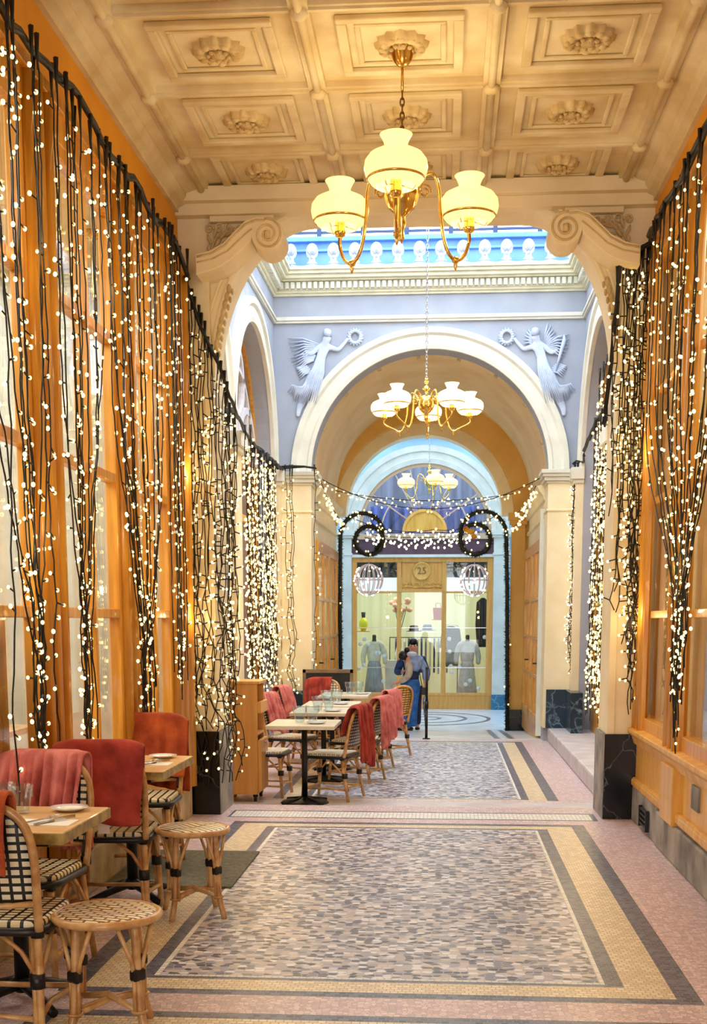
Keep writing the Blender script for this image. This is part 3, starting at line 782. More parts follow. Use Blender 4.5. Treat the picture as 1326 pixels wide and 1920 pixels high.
# rooms behind
m = MB(); m.box(-4.6,-4.5,9.9,17,-.12,5.6); m.box(-4.5,-2.62,9.88,9.98,-.12,5.6); m.box(-4.5,-2.62,16.9,17,-.12,5.6); m.box(-4.5,-2.62,13.1,13.2,-.12,5.6)
m.box(4.0,4.1,9.9,17,-.12,5.6); m.box(2.1,4.0,9.88,9.98,-.12,5.6); m.box(2.1,4.0,16.9,17,-.12,5.6)
struct(m.build('wall_side_rooms', M['ochred']))
m = MB(); m.box(-4.6,-2.62,9.9,17,5.4,5.5); m.box(2.1,4.1,9.9,17,5.4,5.5); struct(m.build('ceiling_side_rooms', M['ochre']))
m = MB(); m.box(-4.6,-2.6,9.9,17,-.2,-.12); m.box(2.2,4.1,9.9,17,-.2,-.12); struct(m.build('floor_side_rooms', M['lwood']))

# ================================================================== PASSAGE (vault) AND FAR ARCH
v = MB(); v.arc(-.235,3.44,[(1.60,17.15),(1.60,20.85),(1.85,20.85),(1.85,17.15)],0,pi,48)
for y in (18.0,19.1,20.2):
    pass
struct(v.build('ceiling_vault', M['ochre']))
# small blocks along the vault lip
q = MB()
for k in range(-4,5):
    a = radians(90+k*20+6); q.obox((-.235+1.585*cos(a),17.26,3.44+1.585*sin(a)),(.05,.10,.05),Matrix.Rotation(-a,3,'Y'))
struct(q.build('trim_9', M['relief']))
wl = MB(); wl.box(-2.3,-1.83,17.2,20.8,-.4,3.44); struct(wl.build('wall_passage_left', M['cream']))
wl = MB(); wl.box(1.35,2.1,17.2,20.8,-.4,3.44); struct(wl.build('wall_passage_right', M['cream']))
co = MB()
for x,s_ in ((-1.83,1),(1.35,-1)):
    co.prism([(x,3.10),(x+s_*.03,3.12),(x+s_*.05,3.18),(x+s_*.10,3.24),(x+s_*.13,3.30),(x,3.32)],'y',17.2,20.8)
    co.prism([(x,2.86),(x+s_*.03,2.88),(x+s_*.03,2.91),(x,2.93)],'y',17.2,20.8)
struct(co.build('trim_10', M['cream']))
pa = [(-2.4,-.45),(-1.87,-.45)] + [(-.38-1.49*cos(pi*k/40), 3.23+1.49*sin(pi*k/40)) for k in range(41)] + [(1.11,-.45),(2.2,-.45),(2.2,6.2),(-2.4,6.2)]
m = MB(); m.prism(pa,'y',20.8,21.35); struct(m.build('wall_far_arch', M['ochred']))
m = MB(); m.arc(-.38,3.23,[(1.30,20.98),(1.30,21.34),(1.50,21.34),(1.50,20.98)],0,pi,44); m.box(-1.90,-1.86,20.98,21.3,-.3,3.23); m.box(1.10,1.14,20.98,21.3,-.3,3.23)
struct(m.build('trim_11', M['stone']))
m = MB()
for (a,b) in ((-1.99,-1.83),(1.07,1.3)):
    for d,z0,z1 in [(.0,3.0,3.05),(.03,3.05,3.12),(.055,3.12,3.24)]: m.box(a-d,b+d,20.74-d,20.8,z0,z1)
    m.box(a,b,20.74,20.8,-.4,3.0)
struct(m.build('trim_12', M['ochred'], bev=.006))
for nm,(a,b) in (('left',(-2.02,-1.81)),('right',(1.05,1.33))):
    q = MB().box(a,b,20.68,21.3,-.42,.02).build('marble_block', M['black'], bev=.008)
    tag(q, 'small black marble block at the foot of the far arch, %s side' % nm, 'marble block', kind='structure')
# passage doors: oak glazed leaves
def pdoor(x, s_, y0, y1, lab, grp, zb=-.25, zt=2.62):
    t = thing('oak_door', lab, 'door', (x,y0,zb), 0, grp)
    a,b = (0,.05) if s_ > 0 else (-.05,0); L = y1-y0; H = zt-zb
    q = MB()
    q.box(a,b,0,.10,0,H); q.box(a,b,L-.10,L,0,H); q.box(a,b,.1,L-.1,0,.28); q.box(a,b,.1,L-.1,H-.16,H)
    for z in (.95,1.5,2.05): q.box(a,b,.1,L-.1,z-.025,z+.025)
    q.box(a,b,L/2-.03,L/2+.03,.28,H-.16)
    q.build('door_frame', M['wood'], t, bev=.006)
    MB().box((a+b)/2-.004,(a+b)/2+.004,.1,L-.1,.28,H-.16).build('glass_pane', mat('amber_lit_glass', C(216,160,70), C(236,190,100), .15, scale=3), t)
    MB().box(a,b,.02,L-.02,.28,.4).build('kick_panel', M['woodp'], t)
    hx = .1*s_
    q = MB(); q.tube([(b if s_>0 else a,.05,1.15),(hx,.05,1.15),(hx,.13,1.15)],.012,6); q.build('handle', M['iron'], t)
for k in range(2):
    pdoor(1.34,-1,17.42+k*1.75,19.1+k*1.75 if k==0 else 20.6,'%s oak glazed door leaf in the right wall of the vaulted passage' % ('nearer' if k==0 else 'farther'),'passage doors on the right')
    pdoor(-1.83,1,17.42+k*1.75,19.1+k*1.75 if k==0 else 20.6,'%s oak glazed door leaf in the left wall of the vaulted passage' % ('nearer' if k==0 else 'farther'),'passage doors on the left')
q = MB(); q.box(1.28,1.36,17.25,17.36,-.1,3.0); struct(q.build('trim_13', M['white']))

# ================================================================== FAR COURT
m = MB(); m.box(-3.0,-2.6,21.35,27.4,-.5,6.6); struct(m.build('wall_far_left', M['lblue']))
m = MB(); m.box(1.85,2.2,21.35,27.4,-.5,6.6); struct(m.build('wall_far_right', M['lblue']))
cxF = -.46
fw = [(-3.0,-.5),(cxF-1.5,-.5)] + [(cxF-1.5*cos(pi*k/40), 3.38+1.5*sin(pi*k/40)) for k in range(41)] + [(cxF+1.5,-.5),(2.2,-.5),(2.2,6.6),(-3.0,6.6)]
m = MB(); m.prism(fw,'y',27.0,27.3); struct(m.build('wall_far_back', M['lblue']))
m = MB(); m.arc(cxF,3.38,[(1.43,27.05),(1.43,26.95),(1.53,26.93),(1.55,26.95),(1.66,26.95),(1.68,26.91),(1.80,26.91),(1.82,27.0)],0,pi,44)
m.box(-3.0,2.2,26.8,27.0,5.4,5.55); m.box(-3.0,2.2,26.7,27.0,5.75,6.0)
struct(m.build('trim_14', M['white']))
m = MB(); m.arc(cxF,3.38,[(1.36,26.98),(1.36,27.02),(1.44,27.02),(1.44,26.98)],0,pi,44); struct(m.build('trim_15', mat('brown_fanlight_rim', C(196,160,120), None, .5)))
for nm,(a,b) in (('left',(-2.38,-2.03)),('right',(1.02,1.36))):
    t = sroot('far_pilaster_'+nm); t['label'] = 'white pilaster %s of the far shopfront' % nm; t['category'] = 'pilaster'
    q = MB(); q.box(a,b,26.85,27.0,-.43,3.0); q.build('shaft', M['white'], t, bev=.006)
    q = MB()
    for d,z0,z1 in [(.02,2.88,2.93),(.03,3.25,3.30),(.06,3.30,3.42)]: q.box(a-d,b+d,26.85-d,27.0,z0,z1)
    q.box(a,b,26.87,27,2.9,3.3); q.build('capital', M['white'], t, bev=.005)
    MB().box(a-.005,b+.005,26.83,27.0,-.44,-.10).build('marble_foot', M['gmarblel'], t)
cg = sroot('court_skylight'); cg['label'] = 'glazed roof over the far court'; cg['category'] = 'skylight'  # roof out of view, added with dark-tinted glass to dim the court
q = MB(); q.add([(-3,21.3,6.62),(2.2,21.3,6.62),(2.2,27.4,6.62),(-3,27.4,6.62)],[(0,1,2,3)]); q.build('roof_glass', M['roofglass'], cg)
q = MB()
for k in range(9): q.box(-3.0,2.2,21.4+k*.72,21.44+k*.72,6.56,6.62)
q.build('glazing_bars', M['navy'], cg)
# swags in the spandrels of the far wall
for sx,nm in ((-1,'left'),(1,'right')):
    q = MB()
    for k in range(14):
        a = radians(60-k*3.0) ; r = 2.05+.06*sin(k*1.3)
        q.ball((cxF+sx*r*cos(a), 26.98, 3.38+r*sin(a)), .085, 8, sc=(1,.4,.8))
    q.tube([(cxF+sx*1.0,26.97,5.3),(cxF+sx*1.25,26.97,5.05),(cxF+sx*1.5,26.97,4.85)],[.05,.12,.03],8,flat=.5)
    tag(q.build('plaster_relief', M['relblue']), 'pale blue plaster figure relief in the %s spandrel of the far arch' % nm, 'relief')
# far shopfront
fs = thing('far_shopfront', 'oak shopfront numbered 25 at the end of the gallery', 'shopfront', (cxF,27,-.43))
zF = -.43; fl, fr_ = -2.03-cxF, 1.02-cxF
q = MB()
H = 2.84-zF
for (a,b) in [(-2.03,-1.92),(-1.05,-.955),(-.08,.02),(.89,1.02)]: q.box(a-cxF,b-cxF,-.05,.05,0,H)
q.box(fl,fr_,-.06,.05,H-.10,H); q.box(fl,fr_,-.06,.05,.30,.36)
q.box(-1.05-cxF,.02-cxF,-.06,.04,2.10-zF,2.16-zF)
for (a,b) in [(-1.92,-1.05),(.02,.89)]: q.box(a-cxF,b-cxF,-.04,.03,2.08-zF,2.12-zF)
q.build('frame', M['lwood'], fs, bev=.008)
q = MB(); q.box(fl,fr_,-.045,.04,0,.30)
for x in (-.5,.45): q.box(x-.004,x+.004,-.047,-.04,.0,.30)
q.build('base_panel', M['lwood'], fs)
q = MB(); q.box(-.95-cxF,-.08-cxF,-.02,.02,2.16-zF,H-.1); q.build('number_panel', M['lwood'], fs)
q = MB(); q.lathe([(.16,0),(.19,0),(.20,.02),(.19,.04),(.16,.04)],(0,0,0),28,closed=True)
q.lathe([(0,.012),(.16,.012)],(0,0,0),28)
o = q.build('roundel', M['woodp'], fs); o.rotation_euler = (radians(90),0,0); o.location = (-.515-cxF,-.02,2.55-zF)
q = MB()
for sx in (-1,1):
    for (u,rr) in ((.10,.055),(.24,.055),(.36,.05)):
        q.tube([(-.515-cxF+sx*(u+rr*(1-i/20)*cos(i*.6)),-.03,2.26-zF+rr*(1-i/20)*sin(i*.6)) for i in range(17)],.011,6)
    q.tube([(-.515-cxF,-.03,2.21-zF),(-.515-cxF+sx*.15,-.03,2.20-zF),(-.515-cxF+sx*.30,-.03,2.23-zF),(-.515-cxF+sx*.42,-.03,2.20-zF)],.014,6)
q.build('scroll_carving', M['woodp'], fs)
def text(s, size, mt, parent, loc, rot=(radians(90),0,0), name='lettering', ext=.006, align='CENTER'):
    cu = bpy.data.curves.new(name,'FONT'); cu.body = s; cu.size = size; cu.extrude = ext; cu.align_x = align; cu.align_y = 'CENTER'
    tmp = bpy.data.objects.new('tmp', cu); COL.objects.link(tmp); bpy.context.view_layer.update()
    dg = bpy.context.evaluated_depsgraph_get(); me = bpy.data.meshes.new_from_object(tmp.evaluated_get(dg))
    bpy.data.objects.remove(tmp); bpy.data.curves.remove(cu)
    me.materials.clear(); me.materials.append(mt)
    o = bpy.data.objects.new(name, me); COL.objects.link(o); o.parent = parent; o.location = loc; o.rotation_euler = rot
    return o
text('25', .21, mat('carved_number', C(150,100,50), None, .5), fs, (-.515-cxF,-.045,2.55-zF))
for (a,b,z0,z1) in [(-1.92,-1.05,-.07,2.08),(-1.92,-1.05,2.12,2.74),(-.955,-.08,-.07,2.10),(.02,.89,-.07,2.08),(.02,.89,2.12,2.74)]:
    MB().box(a-cxF,b-cxF,-.004,.004,z0-zF,z1-zF).build('glass_pane', M['glass'], fs)
q = MB(); 
for (a,b) in [(-1.92,-1.05),(-.955,-.08),(.02,.89)]:
    for z in (.42,1.28): q.box(a-cxF,b-cxF,-.012,.012,z+.05-zF,z+.065-zF)
q.build('glazing_rail', M['steel'], fs)
q = MB().box(fl,fr_,-.06,.06,2.90-zF,3.22-zF).build('fascia', mat('plum_fascia', C(96,66,78), C(82,54,68), .5), fs)
MB().box(fl-.02,fr_+.02,-.12,.06,2.84-zF,2.90-zF).build('fascia_moulding', M['white'], fs)
MB().box(fl-.0,fr_+.0,-.12,.06,3.22-zF,3.34-zF).build('fanlight_sill', mat('tan_moulding', C(206,172,136), None, .5), fs)
# fanlight
fl_ = thing('fanlight', 'half-round fanlight with radiating bars over the far shopfront', 'window', (cxF,27,3.38))
bm_ = mat('fanlight_bar', C(206,176,150), None, .5)
q = MB()
for a in (35,62,90-14,90+14,118,145):
    a = radians(a); q.tube([(.48*cos(a),0,.48*sin(a)),(1.38*cos(a),0,1.38*sin(a))],.016,6)
q.arc(0,0,[(.92,-.015),(.92,.015),(.95,.015),(.95,-.015)],radians(0),radians(40),12); q.arc(0,0,[(.92,-.015),(.92,.015),(.95,.015),(.95,-.015)],radians(140),radians(180),12)
q.build('bars', bm_, fl_)
q = MB(); q.prism([(.42*cos(pi*k/20),.42*sin(pi*k/20)) for k in range(21)],'y',-.02,.02); q.arc(0,0,[(.42,-.05),(.42,.03),(.48,.03),(.48,-.05)],0,pi,20); q.build('centre_panel', M['woodp'], fl_)
MB().prism([(1.40*cos(pi*k/30),1.40*sin(pi*k/30)) for k in range(31)],'y',.02,.026).build('glass_pane', M['glass'], fl_)
# shop room & upper room
m = MB(); m.box(-3.4,2.4,30.4,30.5,-.5,2.9); m.box(-3.4,-3.3,27.3,30.5,-.5,2.9); m.box(2.3,2.4,27.3,30.5,-.5,2.9)
struct(m.build('wall_boutique', mat('pale_green_wall', C(222,228,190), C(206,214,172), .7, stretch=(8,8,.3), scale=1)))
struct(MB().box(-3.4,2.4,27.06,30.5,-.5,-.40).build('floor_boutique', M['lwood']))
struct(MB().box(-3.4,2.4,27.06,30.5,2.86,2.96).build('ceiling_boutique', M['white']))
struct(MB().box(-2.4,1.3,30.1,30.2,2.96,5.2).build('wall_upper_room', mat('dim_blue_room', C(84,90,112), C(50,56,78), .8, stretch=(6,1,.2), scale=1.5)))
m = MB()
for k in range(40):
    pass
m.grid(lambda u,v: (-1.75+2.5*u, 29.0+.05*sin(u*70), 3.0+1.1*v), 160, 2)
tag(m.build('blue_curtain', mat('blue_cloth', C(34,60,130), C(14,22,60), .8, stretch=(10,1,.1), scale=1.5), solid=.004), 'dark blue curtain behind the fanlight of the far shop', 'curtain')
struct(MB().box(-2.4,1.3,27.36,27.42,2.43,2.9).build('trim_17', mat('dark_pane_backing', C(26,36,44), C(90,110,120), .5, scale=5, detail=8)))  # dark mottled sheet, added so the upper panes look dim with reflections
# light pelmets inside shop windows
for k,(a,b) in enumerate([(-1.90,-1.07),(.04,.87)]):
    tag(MB().box(a,b,27.25,27.33,2.14,2.42).build('light_pelmet', emitmat('pelmet_light', (.80,.92,1,1), 1.1)), 'glowing pale blue light box across the top of the %s far shop window' % ('left' if k==0 else 'right'), 'light box')
# ================================================================== BISTRO CHAIRS
def rr_poly(hw, hd, r, y0=0, n=5):
    P = []
    for (cx,cy,a0) in ((hw-r,hd-r,0),(-hw+r,hd-r,90),(-hw+r,-hd+r,180),(hw-r,-hd+r,270)):
        for k in range(n+1):
            a = radians(a0+90*k/n); P.append((cx+r*cos(a), y0+cy+r*sin(a)))
    return P
def make_chair(name, label, wseat, wback, group=None, pale=False):
    # sitter looks towards +y; back at -y
    t = thing(name, label, 'chair', (0,0,0), 0, group)
    P = rr_poly(.205,.20,.07)
    q = MB(); q.prism(P,'z',.425,.462); q.build('seat', wseat, t, bev=.014)
    q = MB(); q.tube([(x,y,.425) for x,y in rr_poly(.212,.207,.075)], .016, 8, closed=True); q.build('seat_frame', M['wrap'], t)
    # arched back frame
    tz = lambda z: -.20 - (z-.43)*.20
    arch = [(-.20,tz(.43),.43),(-.205,tz(.55),.55),(-.21,tz(.68),.68),(-.20,tz(.78),.78),(-.165,tz(.845),.845),(-.10,tz(.88),.88),(0,tz(.893),.893),(.10,tz(.88),.88),(.165,tz(.845),.845),(.20,tz(.78),.78),(.21,tz(.68),.68),(.205,tz(.55),.55),(.20,tz(.43),.43)]
    arch = [tuple(p) for p in catmull(arch,3)]
    q = MB(); q.tube(arch, .016, 8); q.tube([(-.20,tz(.53)+.0,.53),(0,tz(.53),.515),(.20,tz(.53),.53)], .012, 8); q.build('back_frame', M['rattan'], t)
    q = MB()
    def bk(u, v):
        z = .535+v*.345
        hw = .195 if z < .76 else .195*sqrt(max(0,1-((z-.76)/.127)**2))*1.0
        return ((u*2-1)*hw, tz(z)+.012-.02*cos((u-.5)*pi), z)
    q.grid(bk, 10, 12); q.build('backrest', wback, t, solid=.012)
    q = MB(); q.tube([(x*.93,y+.012,.53+(z-.53)*.95) for x,y,z in arch[1:-1]], .007, 6); q.build('inner_binding', M['wrap'], t)
    # legs: each one a bundle of two canes with a black binding
    for sx in (-1,1):
        for sy in (-1,1):
            x0,y0 = sx*.185, sy*.175; x1,y1 = sx*(.205 if sy>0 else .21), sy*(.205 if sy>0 else .245)
            lg = MB(); lg.tube([(x0,y0,.43),(x0+(x1-x0)*.4,y0+(y1-y0)*.35,.25),(x1,y1,0)], [.016,.016,.0145], 8)
            lg.tube([(x0-sx*.022,y0,.40),(x0+(x1-x0)*.45-sx*.018,y0+(y1-y0)*.4,.22),(x1-sx*.02,y1-sy*.004,.10)], .010, 6)
            lg = lg.build('leg', M['rattan'], t)
            # spread braces rising to the seat frame
            b = MB(); m0 = (x0+(x1-x0)*.42, y0+(y1-y0)*.42, .25)
            b.tube([m0,(sx*.13,sy*.19,.35),(sx*.05,sy*.195,.42)], .009, 6); b.tube([m0,(sx*.20,sy*.11,.35),(sx*.20,sy*.03,.42)], .009, 6)
            b.build('brace', M['rattan'], t)
            w = MB(); w.tube([(m0[0]-sx*.006,m0[1],.225),(m0[0]-sx*.006,m0[1],.275)], .028, 8)
            w.build('binding', M['wrap'], t)
            MB().tube([(x0,y0,.40),(x0,y0,.44)], .024, 8).build('seat_joint', M['wrap'], t)
    q = MB()
    for (a,b) in (((.2,.195),(-.2,.195)),((.2,-.225),(-.2,-.225)),((.2,.195),(.2,-.225)),((-.2,.195),(-.2,-.225))):
        q.tube([(a[0],a[1],.115),((a[0]+b[0])/2*.86,(a[1]+b[1])/2*.86,.12),(b[0],b[1],.115)], .011, 6)
    q.build('stretcher', M['rattan'], t)
    for c in list(t.children):
        if pale and c.name.startswith(('leg',)): pass
    return t
def rot2(x, y, a): return (x*cos(a)-y*sin(a), x*sin(a)+y*cos(a))
def blanket(name, label, mt, chair_loc, rz, width, front, back, off=0, fold=.012, nf=6, seed=0, group='fleece blankets on chair backs', slump=0, skew=0, top=.905):
    rnd = random.Random(seed); ph = [rnd.uniform(0,6.3) for _ in range(4)]
    # path over the chair back in the local y-z plane; back leans to -y
    def path(v):  # v 0..1 : front hem -> over top -> back hem
        L1, L2, L3 = front, .08, back; s = v*(L1+L2+L3)
        if s < L1:
            z = top-(L1-s); return (-.20-(z-.43)*.20+.035, z, (L1-s)/max(L1,.01))
        if s < L1+L2:
            a = pi*(s-L1)/L2; yc = -.20-(top-.43)*.20
            return (yc+.037*cos(a)*1.0, top+.028*sin(a), 0)
        z = top-(s-L1-L2); return (-.20-(top-.43)*.20-.04-.02*(s-L1-L2), z, (s-L1-L2)/max(L3,.01))
    m = MB()
    nu = 56
    def fn(u, v):
        y, z, d = path(v)
        wv = 1-1.6*abs(sin(u*nf*pi+ph[0]+.25*sin(v*5+ph[2])))**.7*.9+sin(u*nf*1.37*2*pi+ph[1])*.3
        amp = fold*(.5+.8*min(1,d*2))
        sgn = 1 if y > -.20-(top-.43)*.2 else -1
        y2 = y + sgn*amp*(wv+.6)
        xx = off+(u-.5)*width*(1-.06*d) + skew*d*.1 + .006*sin(v*9+ph[2])
        drop = slump*abs(u-.5)*2*(1-d) if False else 0
        edge = max(0,abs(xx)-.11)
        arcdrop = (.19-sqrt(max(.0,.19**2-min(edge,.17)**2)))*.75 if edge > 0 else 0
        zz = z-arcdrop*(1-.75*d) - .02*sin(u*5+ph[3])*d - slump*u*d
        return (xx, y2, zz)
    m.grid(fn, nu, 34)
    o = m.build(name, mt, solid=.013, subd=1)
    o.location = chair_loc; o.rotation_euler = (0,0,rz)
    return tag(o, label, 'blanket', group)

WS, WB = M['weave_seat'], M['weave_back']
near = make_chair('rattan_chair', 'black and cream rattan chair at the lower left edge, back to the viewer', WS, WB, 'rattan chairs at the near cafe tables')
near.location = (-1.60,4.27,0); near.rotation_euler = (0,0,0)
cp = dup(near, (-1.78,5.02,0), radians(176), 'rattan chair facing the viewer behind the nearest cafe table, checkered seat edge showing')
cr_ = dup(near, (-1.68,6.07,0), radians(4), 'rattan chair under the big smooth brick red blanket, its back to the viewer')
co_ = dup(near, (-1.82,7.22,0), radians(183), 'rattan chair under the rust orange blanket, behind the second cafe table')
t_ = 'fleece blankets on near cafe chairs'
blanket('blanket','rust blanket cut by the left photo edge on the chair nearest the viewer', M['blanket_rust'], (-1.60,4.27,0), 0, .40, .22,.25, off=-.05, seed=1, group=t_, nf=3)
blanket('blanket','dusty pink blanket with deep vertical folds on the chair facing the viewer', M['blanket_pink'], (-1.78,5.02,0), radians(176), .42, .36,.42, off=.03, fold=.03, nf=8, seed=2, group=t_)
bl = blanket('blanket','large smooth brick red blanket with a white care tag near its hem', M['blanket_red'], (-1.68,6.07,0), radians(4), .44, .34,.37, off=0, fold=.005, nf=2, seed=3, group=t_)
MB().box(-.035,.02,-.004,.004,-.065,0).build('care_tag', M['paper'], bl, loc=(.03,-.335,.545))
blanket('blanket','rust orange blanket hanging past its chair side beside the black marble block', M['blanket_rust'], (-1.82,7.22,0), radians(183), .46, .34,.45, off=-.02, fold=.012, nf=4, seed=4, group=t_)

# stools
def make_stool(label, wv):
    t = thing('rattan_stool', label, 'stool', (0,0,0), 0, 'round rattan stools')
    q = MB(); q.lathe([(0,.452),(.10,.460),(.165,.458),(.185,.452),(.188,.44),(0,.435)],(0,0,0),40); q.build('seat', wv, t)
    q = MB(); q.tube([(.188*cos(2*pi*k/36),.188*sin(2*pi*k/36),.443) for k in range(36)],.0155,8,closed=True); q.build('rim', M['rattan'], t)
    for k in range(4):
        a = radians(45+90*k); c_, s_ = cos(a), sin(a)
        l = MB(); l.tube(catmull([(.145*c_,.145*s_,.435),(.155*c_,.155*s_,.25),(.165*c_,.165*s_,.12),(.20*c_,.20*s_,0)],4),.0155,8)
        for d in (-1,1):
            ox,oy = -s_*.02*d, c_*.02*d
            l.tube([(.157*c_+ox,.157*s_+oy,.26),(.16*c_+ox,.16*s_+oy,.10)],.008,6)
        l.build('leg', M['rattan'], t)
        b = MB()
        for d in (-1,1):
            ox,oy = -s_*d, c_*d
            b.tube([(.155*c_+ox*.018,.155*s_+oy*.018,.25),(.157*c_+ox*.03,.157*s_+oy*.03,.30),(.15*c_+ox*.085,.15*s_+oy*.085,.43)],.0085,6)
        b.build('brace', M['rattan'], t)
        w = MB(); w.obox((.156*c_,.156*s_,.245),(.034,.058,.045),Matrix.Rotation(a,3,'Z')); w.build('binding', M['wrap'], t, bev=.01)
    q = MB()
    for k in range(2):
        a = radians(45+90*k); c_, s_ = cos(a), sin(a)
        q.tube([(-.175*c_,-.175*s_,.105),(0,0,.125+.015*k),(.175*c_,.175*s_,.105)],.0115,6)
        q.tube([(-.165*c_-.02*s_,-.165*s_+.02*c_,.115),(.0,.0,.135+.015*k),(.165*c_-.02*s_,.165*s_+.02*c_,.115)],.007,6)
    for k in range(4):
        a = radians(45+90*k); q.tube([(.16*cos(a)+.026*cos(b_),.16*sin(a)+.026*sin(b_),.11) for b_ in [2*pi*i/10 for i in range(10)]],.006,5,closed=True)
    q.build('stretcher', M['rattan'], t)
    return t
s1 = make_stool('round rattan stool with cream diamond weave seat nearest the viewer', M['weave_stool']); s1.location = (-1.215,4.27,0); s1.rotation_euler = (0,0,radians(12))
s2 = make_stool('round rattan stool with straight cream stripes standing partly on the doormat edge', M['weave_stool2']); s2.location = (-1.275,6.10,0); s2.rotation_euler = (0,0,radians(20)); s2.scale = (.95,.95,1)

# near tables
def near_table(x0,x1,y0,y1,label):
    cx,cy = (x0+x1)/2,(y0+y1)/2; hx,hy = (x1-x0)/2,(y1-y0)/2
    t = thing('cafe_table', label, 'table', (cx,cy,0), 0, None)
    MB().box(-hx,hx,-hy,hy,.70,.742).build('table_top', M['tabletop'], t, bev=.004)
    q = MB(); e = .006
    for (a,b,c,d) in ((-hx-e,hx+e,-hy-e,-hy),(-hx-e,hx+e,hy,hy+e),(-hx-e,-hx,-hy,hy),(hx,hx+e,-hy,hy)): q.box(a,b,c,d,.698,.738)
    q.build('edge_band', M['tedge'], t)
    MB().tube([(0,0,.05),(0,0,.70)],.03,12).build('pedestal', M['iron'], t)
    q = MB()
    for k in range(4):
        a = radians(45+90*k); q.tube([(0,0,.09),(.12*cos(a),.12*sin(a),.06),(.26*cos(a),.26*sin(a),.02)],[.03,.022,.018],8)
    q.build('base', M['iron'], t)
    MB().box(-hx+.08,hx-.08,-hy+.08,hy-.08,.675,.70).build('under_plate', M['iron'], t)
    return t
near_table(-1.93,-1.37,4.27,4.89,'square wooden cafe table nearest the viewer with a drinking glass and cutlery')
near_table(-1.95,-1.42,6.08,6.82,'wooden cafe table between the brick red and the rust orange blankets')
def place_setting(x, y, z, lab, rz=0):
    g = 'place settings'
    n = MB().box(-.11,.11,-.07,.07,0,.003).build('napkin', M['paper']); n.location = (x,y-.1,z); n.rotation_euler = (0,0,rz)
    tag(n, 'white paper napkin under cutlery on the '+lab, 'napkin')
    n = MB(); n.lathe([(0,.002),(.07,.002),(.085,.010),(.115,.018),(.118,.022),(.08,.014),(.065,.007),(0,.007)],(0,0,0),36)
    n = n.build('plate', M['china']); n.location = (x,y+.2,z); n.scale = (.66,.66,.8); tag(n, 'shallow white plate on the '+lab, 'plate')
    f_ = MB(); f_.tube([(0,-.10,.006),(0,.02,.008),(0,.045,.010)],[.004,.003,.006],6)
    for k in range(4): f_.tube([((k-1.5)*.0055,.045,.010),((k-1.5)*.0055,.09,.014)],.0016,5)
    f_ = f_.build('fork', M['steel']); f_.location = (x-.02,y-.08,z+.003); f_.rotation_euler = (0,0,rz-.5); tag(f_, 'steel fork lying on the napkin of the '+lab, 'fork')
    k_ = MB(); k_.tube([(0,-.10,.005),(0,.0,.005)],.0045,6); k_.box(-.001,.001,-.0,.11,.002,.015)
    k_ = k_.build('knife', M['steel']); k_.location = (x+.03,y-.09,z+.003); k_.rotation_euler = (0,0,rz-.5); tag(k_, 'steel knife lying on the napkin of the '+lab, 'knife')
place_setting(-1.50,4.58,.742,'cafe table nearest the viewer')
place_setting(-1.56,6.50,.742,'second cafe table between the two blankets')
def tumbler(x, y, z, label, s=1, group=None):
    m = MB(); m.lathe([(0,.004),(.026*s,.004),(.031*s,.03*s),(.034*s,.055*s),(.041*s,.06*s),(.043*s,.10*s),(.0405*s,.10*s),(.0385*s,.062*s),(.031*s,.055*s),(.028*s,.03*s),(.024*s,.012),(0,.012)],(0,0,0),20,lob=10,lamp=.02)
    o = m.build('drinking_glass', M['tglass']); o.location = (x,y,z); return tag(o, label, 'glass', group)
tumbler(-1.665,4.69,.742,'clear drinking glass on the nearest cafe table, whole one',1.15)
tumbler(-1.755,4.75,.742,'clear drinking glass cut by the left photo edge behind another glass',1.15)

# ================================================================== MIDDLE ROW OF TABLES
ZM = -.12
def mid_table(x0,x1,y0,y1,label):
    cx,cy = (x0+x1)/2,(y0+y1)/2; hx,hy = (x1-x0)/2,(y1-y0)/2
    t = thing('terrace_table', label, 'table', (cx,cy,ZM), 0, 'small tables in the middle bay')
    MB().box(-hx,hx,-hy,hy,.685,.72).build('table_top', M['tabletopw'], t, bev=.006)
    MB().tube([(0,0,.02),(0,0,.69)],.026,12).build('pedestal', M['iron'], t)
    q = MB(); q.lathe([(0,.06),(.05,.05),(.10,.03),(.20,.018),(.22,.0),(0,.0)],(0,0,0),20)
    for k in range(4): q.tube([(0,0,.05),(.25*cos(pi/4+k*pi/2),.25*sin(pi/4+k*pi/2),.012)],.014,6)
    q.build('base', M['iron'], t)
    return t
mid_table(-1.54,-.94,10.48,11.20,'pale topped table nearest the wooden service cabinet')
mid_table(-1.52,-.92,11.98,12.78,'pale topped table second in the middle bay row, touching the one behind')
mid_table(-1.52,-.93,12.95,13.80,'pale topped table third in the middle bay row')
mid_table(-1.52,-.92,14.75,15.55,'pale topped table farthest along the row, by the chalkboard')
for (x,y,l) in [(-1.28,10.83,'nearest the service cabinet'),(-1.27,12.30,'second in the row'),(-1.28,13.35,'third in the row'),(-1.17,15.20,'farthest in the row')]:
    tumbler(x,y,ZM+.72,'front drinking glass on the middle bay table '+l,1.45,'glasses on the middle bay tables')
    tumbler(x+.1,y+.12,ZM+.72,'rear drinking glass on the middle bay table '+l,1.45,'glasses on the middle bay tables')
    n = MB(); n.lathe([(0,.002),(.06,.002),(.09,.014),(.092,.018),(.06,.008),(0,.008)],(0,0,0),24); n = n.build('plate', M['china']); n.location = (x+.16,y-.1,ZM+.72); tag(n,'white plate on the middle bay table '+l,'plate','plates on the middle bay tables')
G2 = 'rattan chairs in the middle bay'
mc = make_chair('rattan_chair','pale seated rattan chair under the rust red blanket, nearest on the aisle side', M['weave_pale'], M['weave_back'], G2)
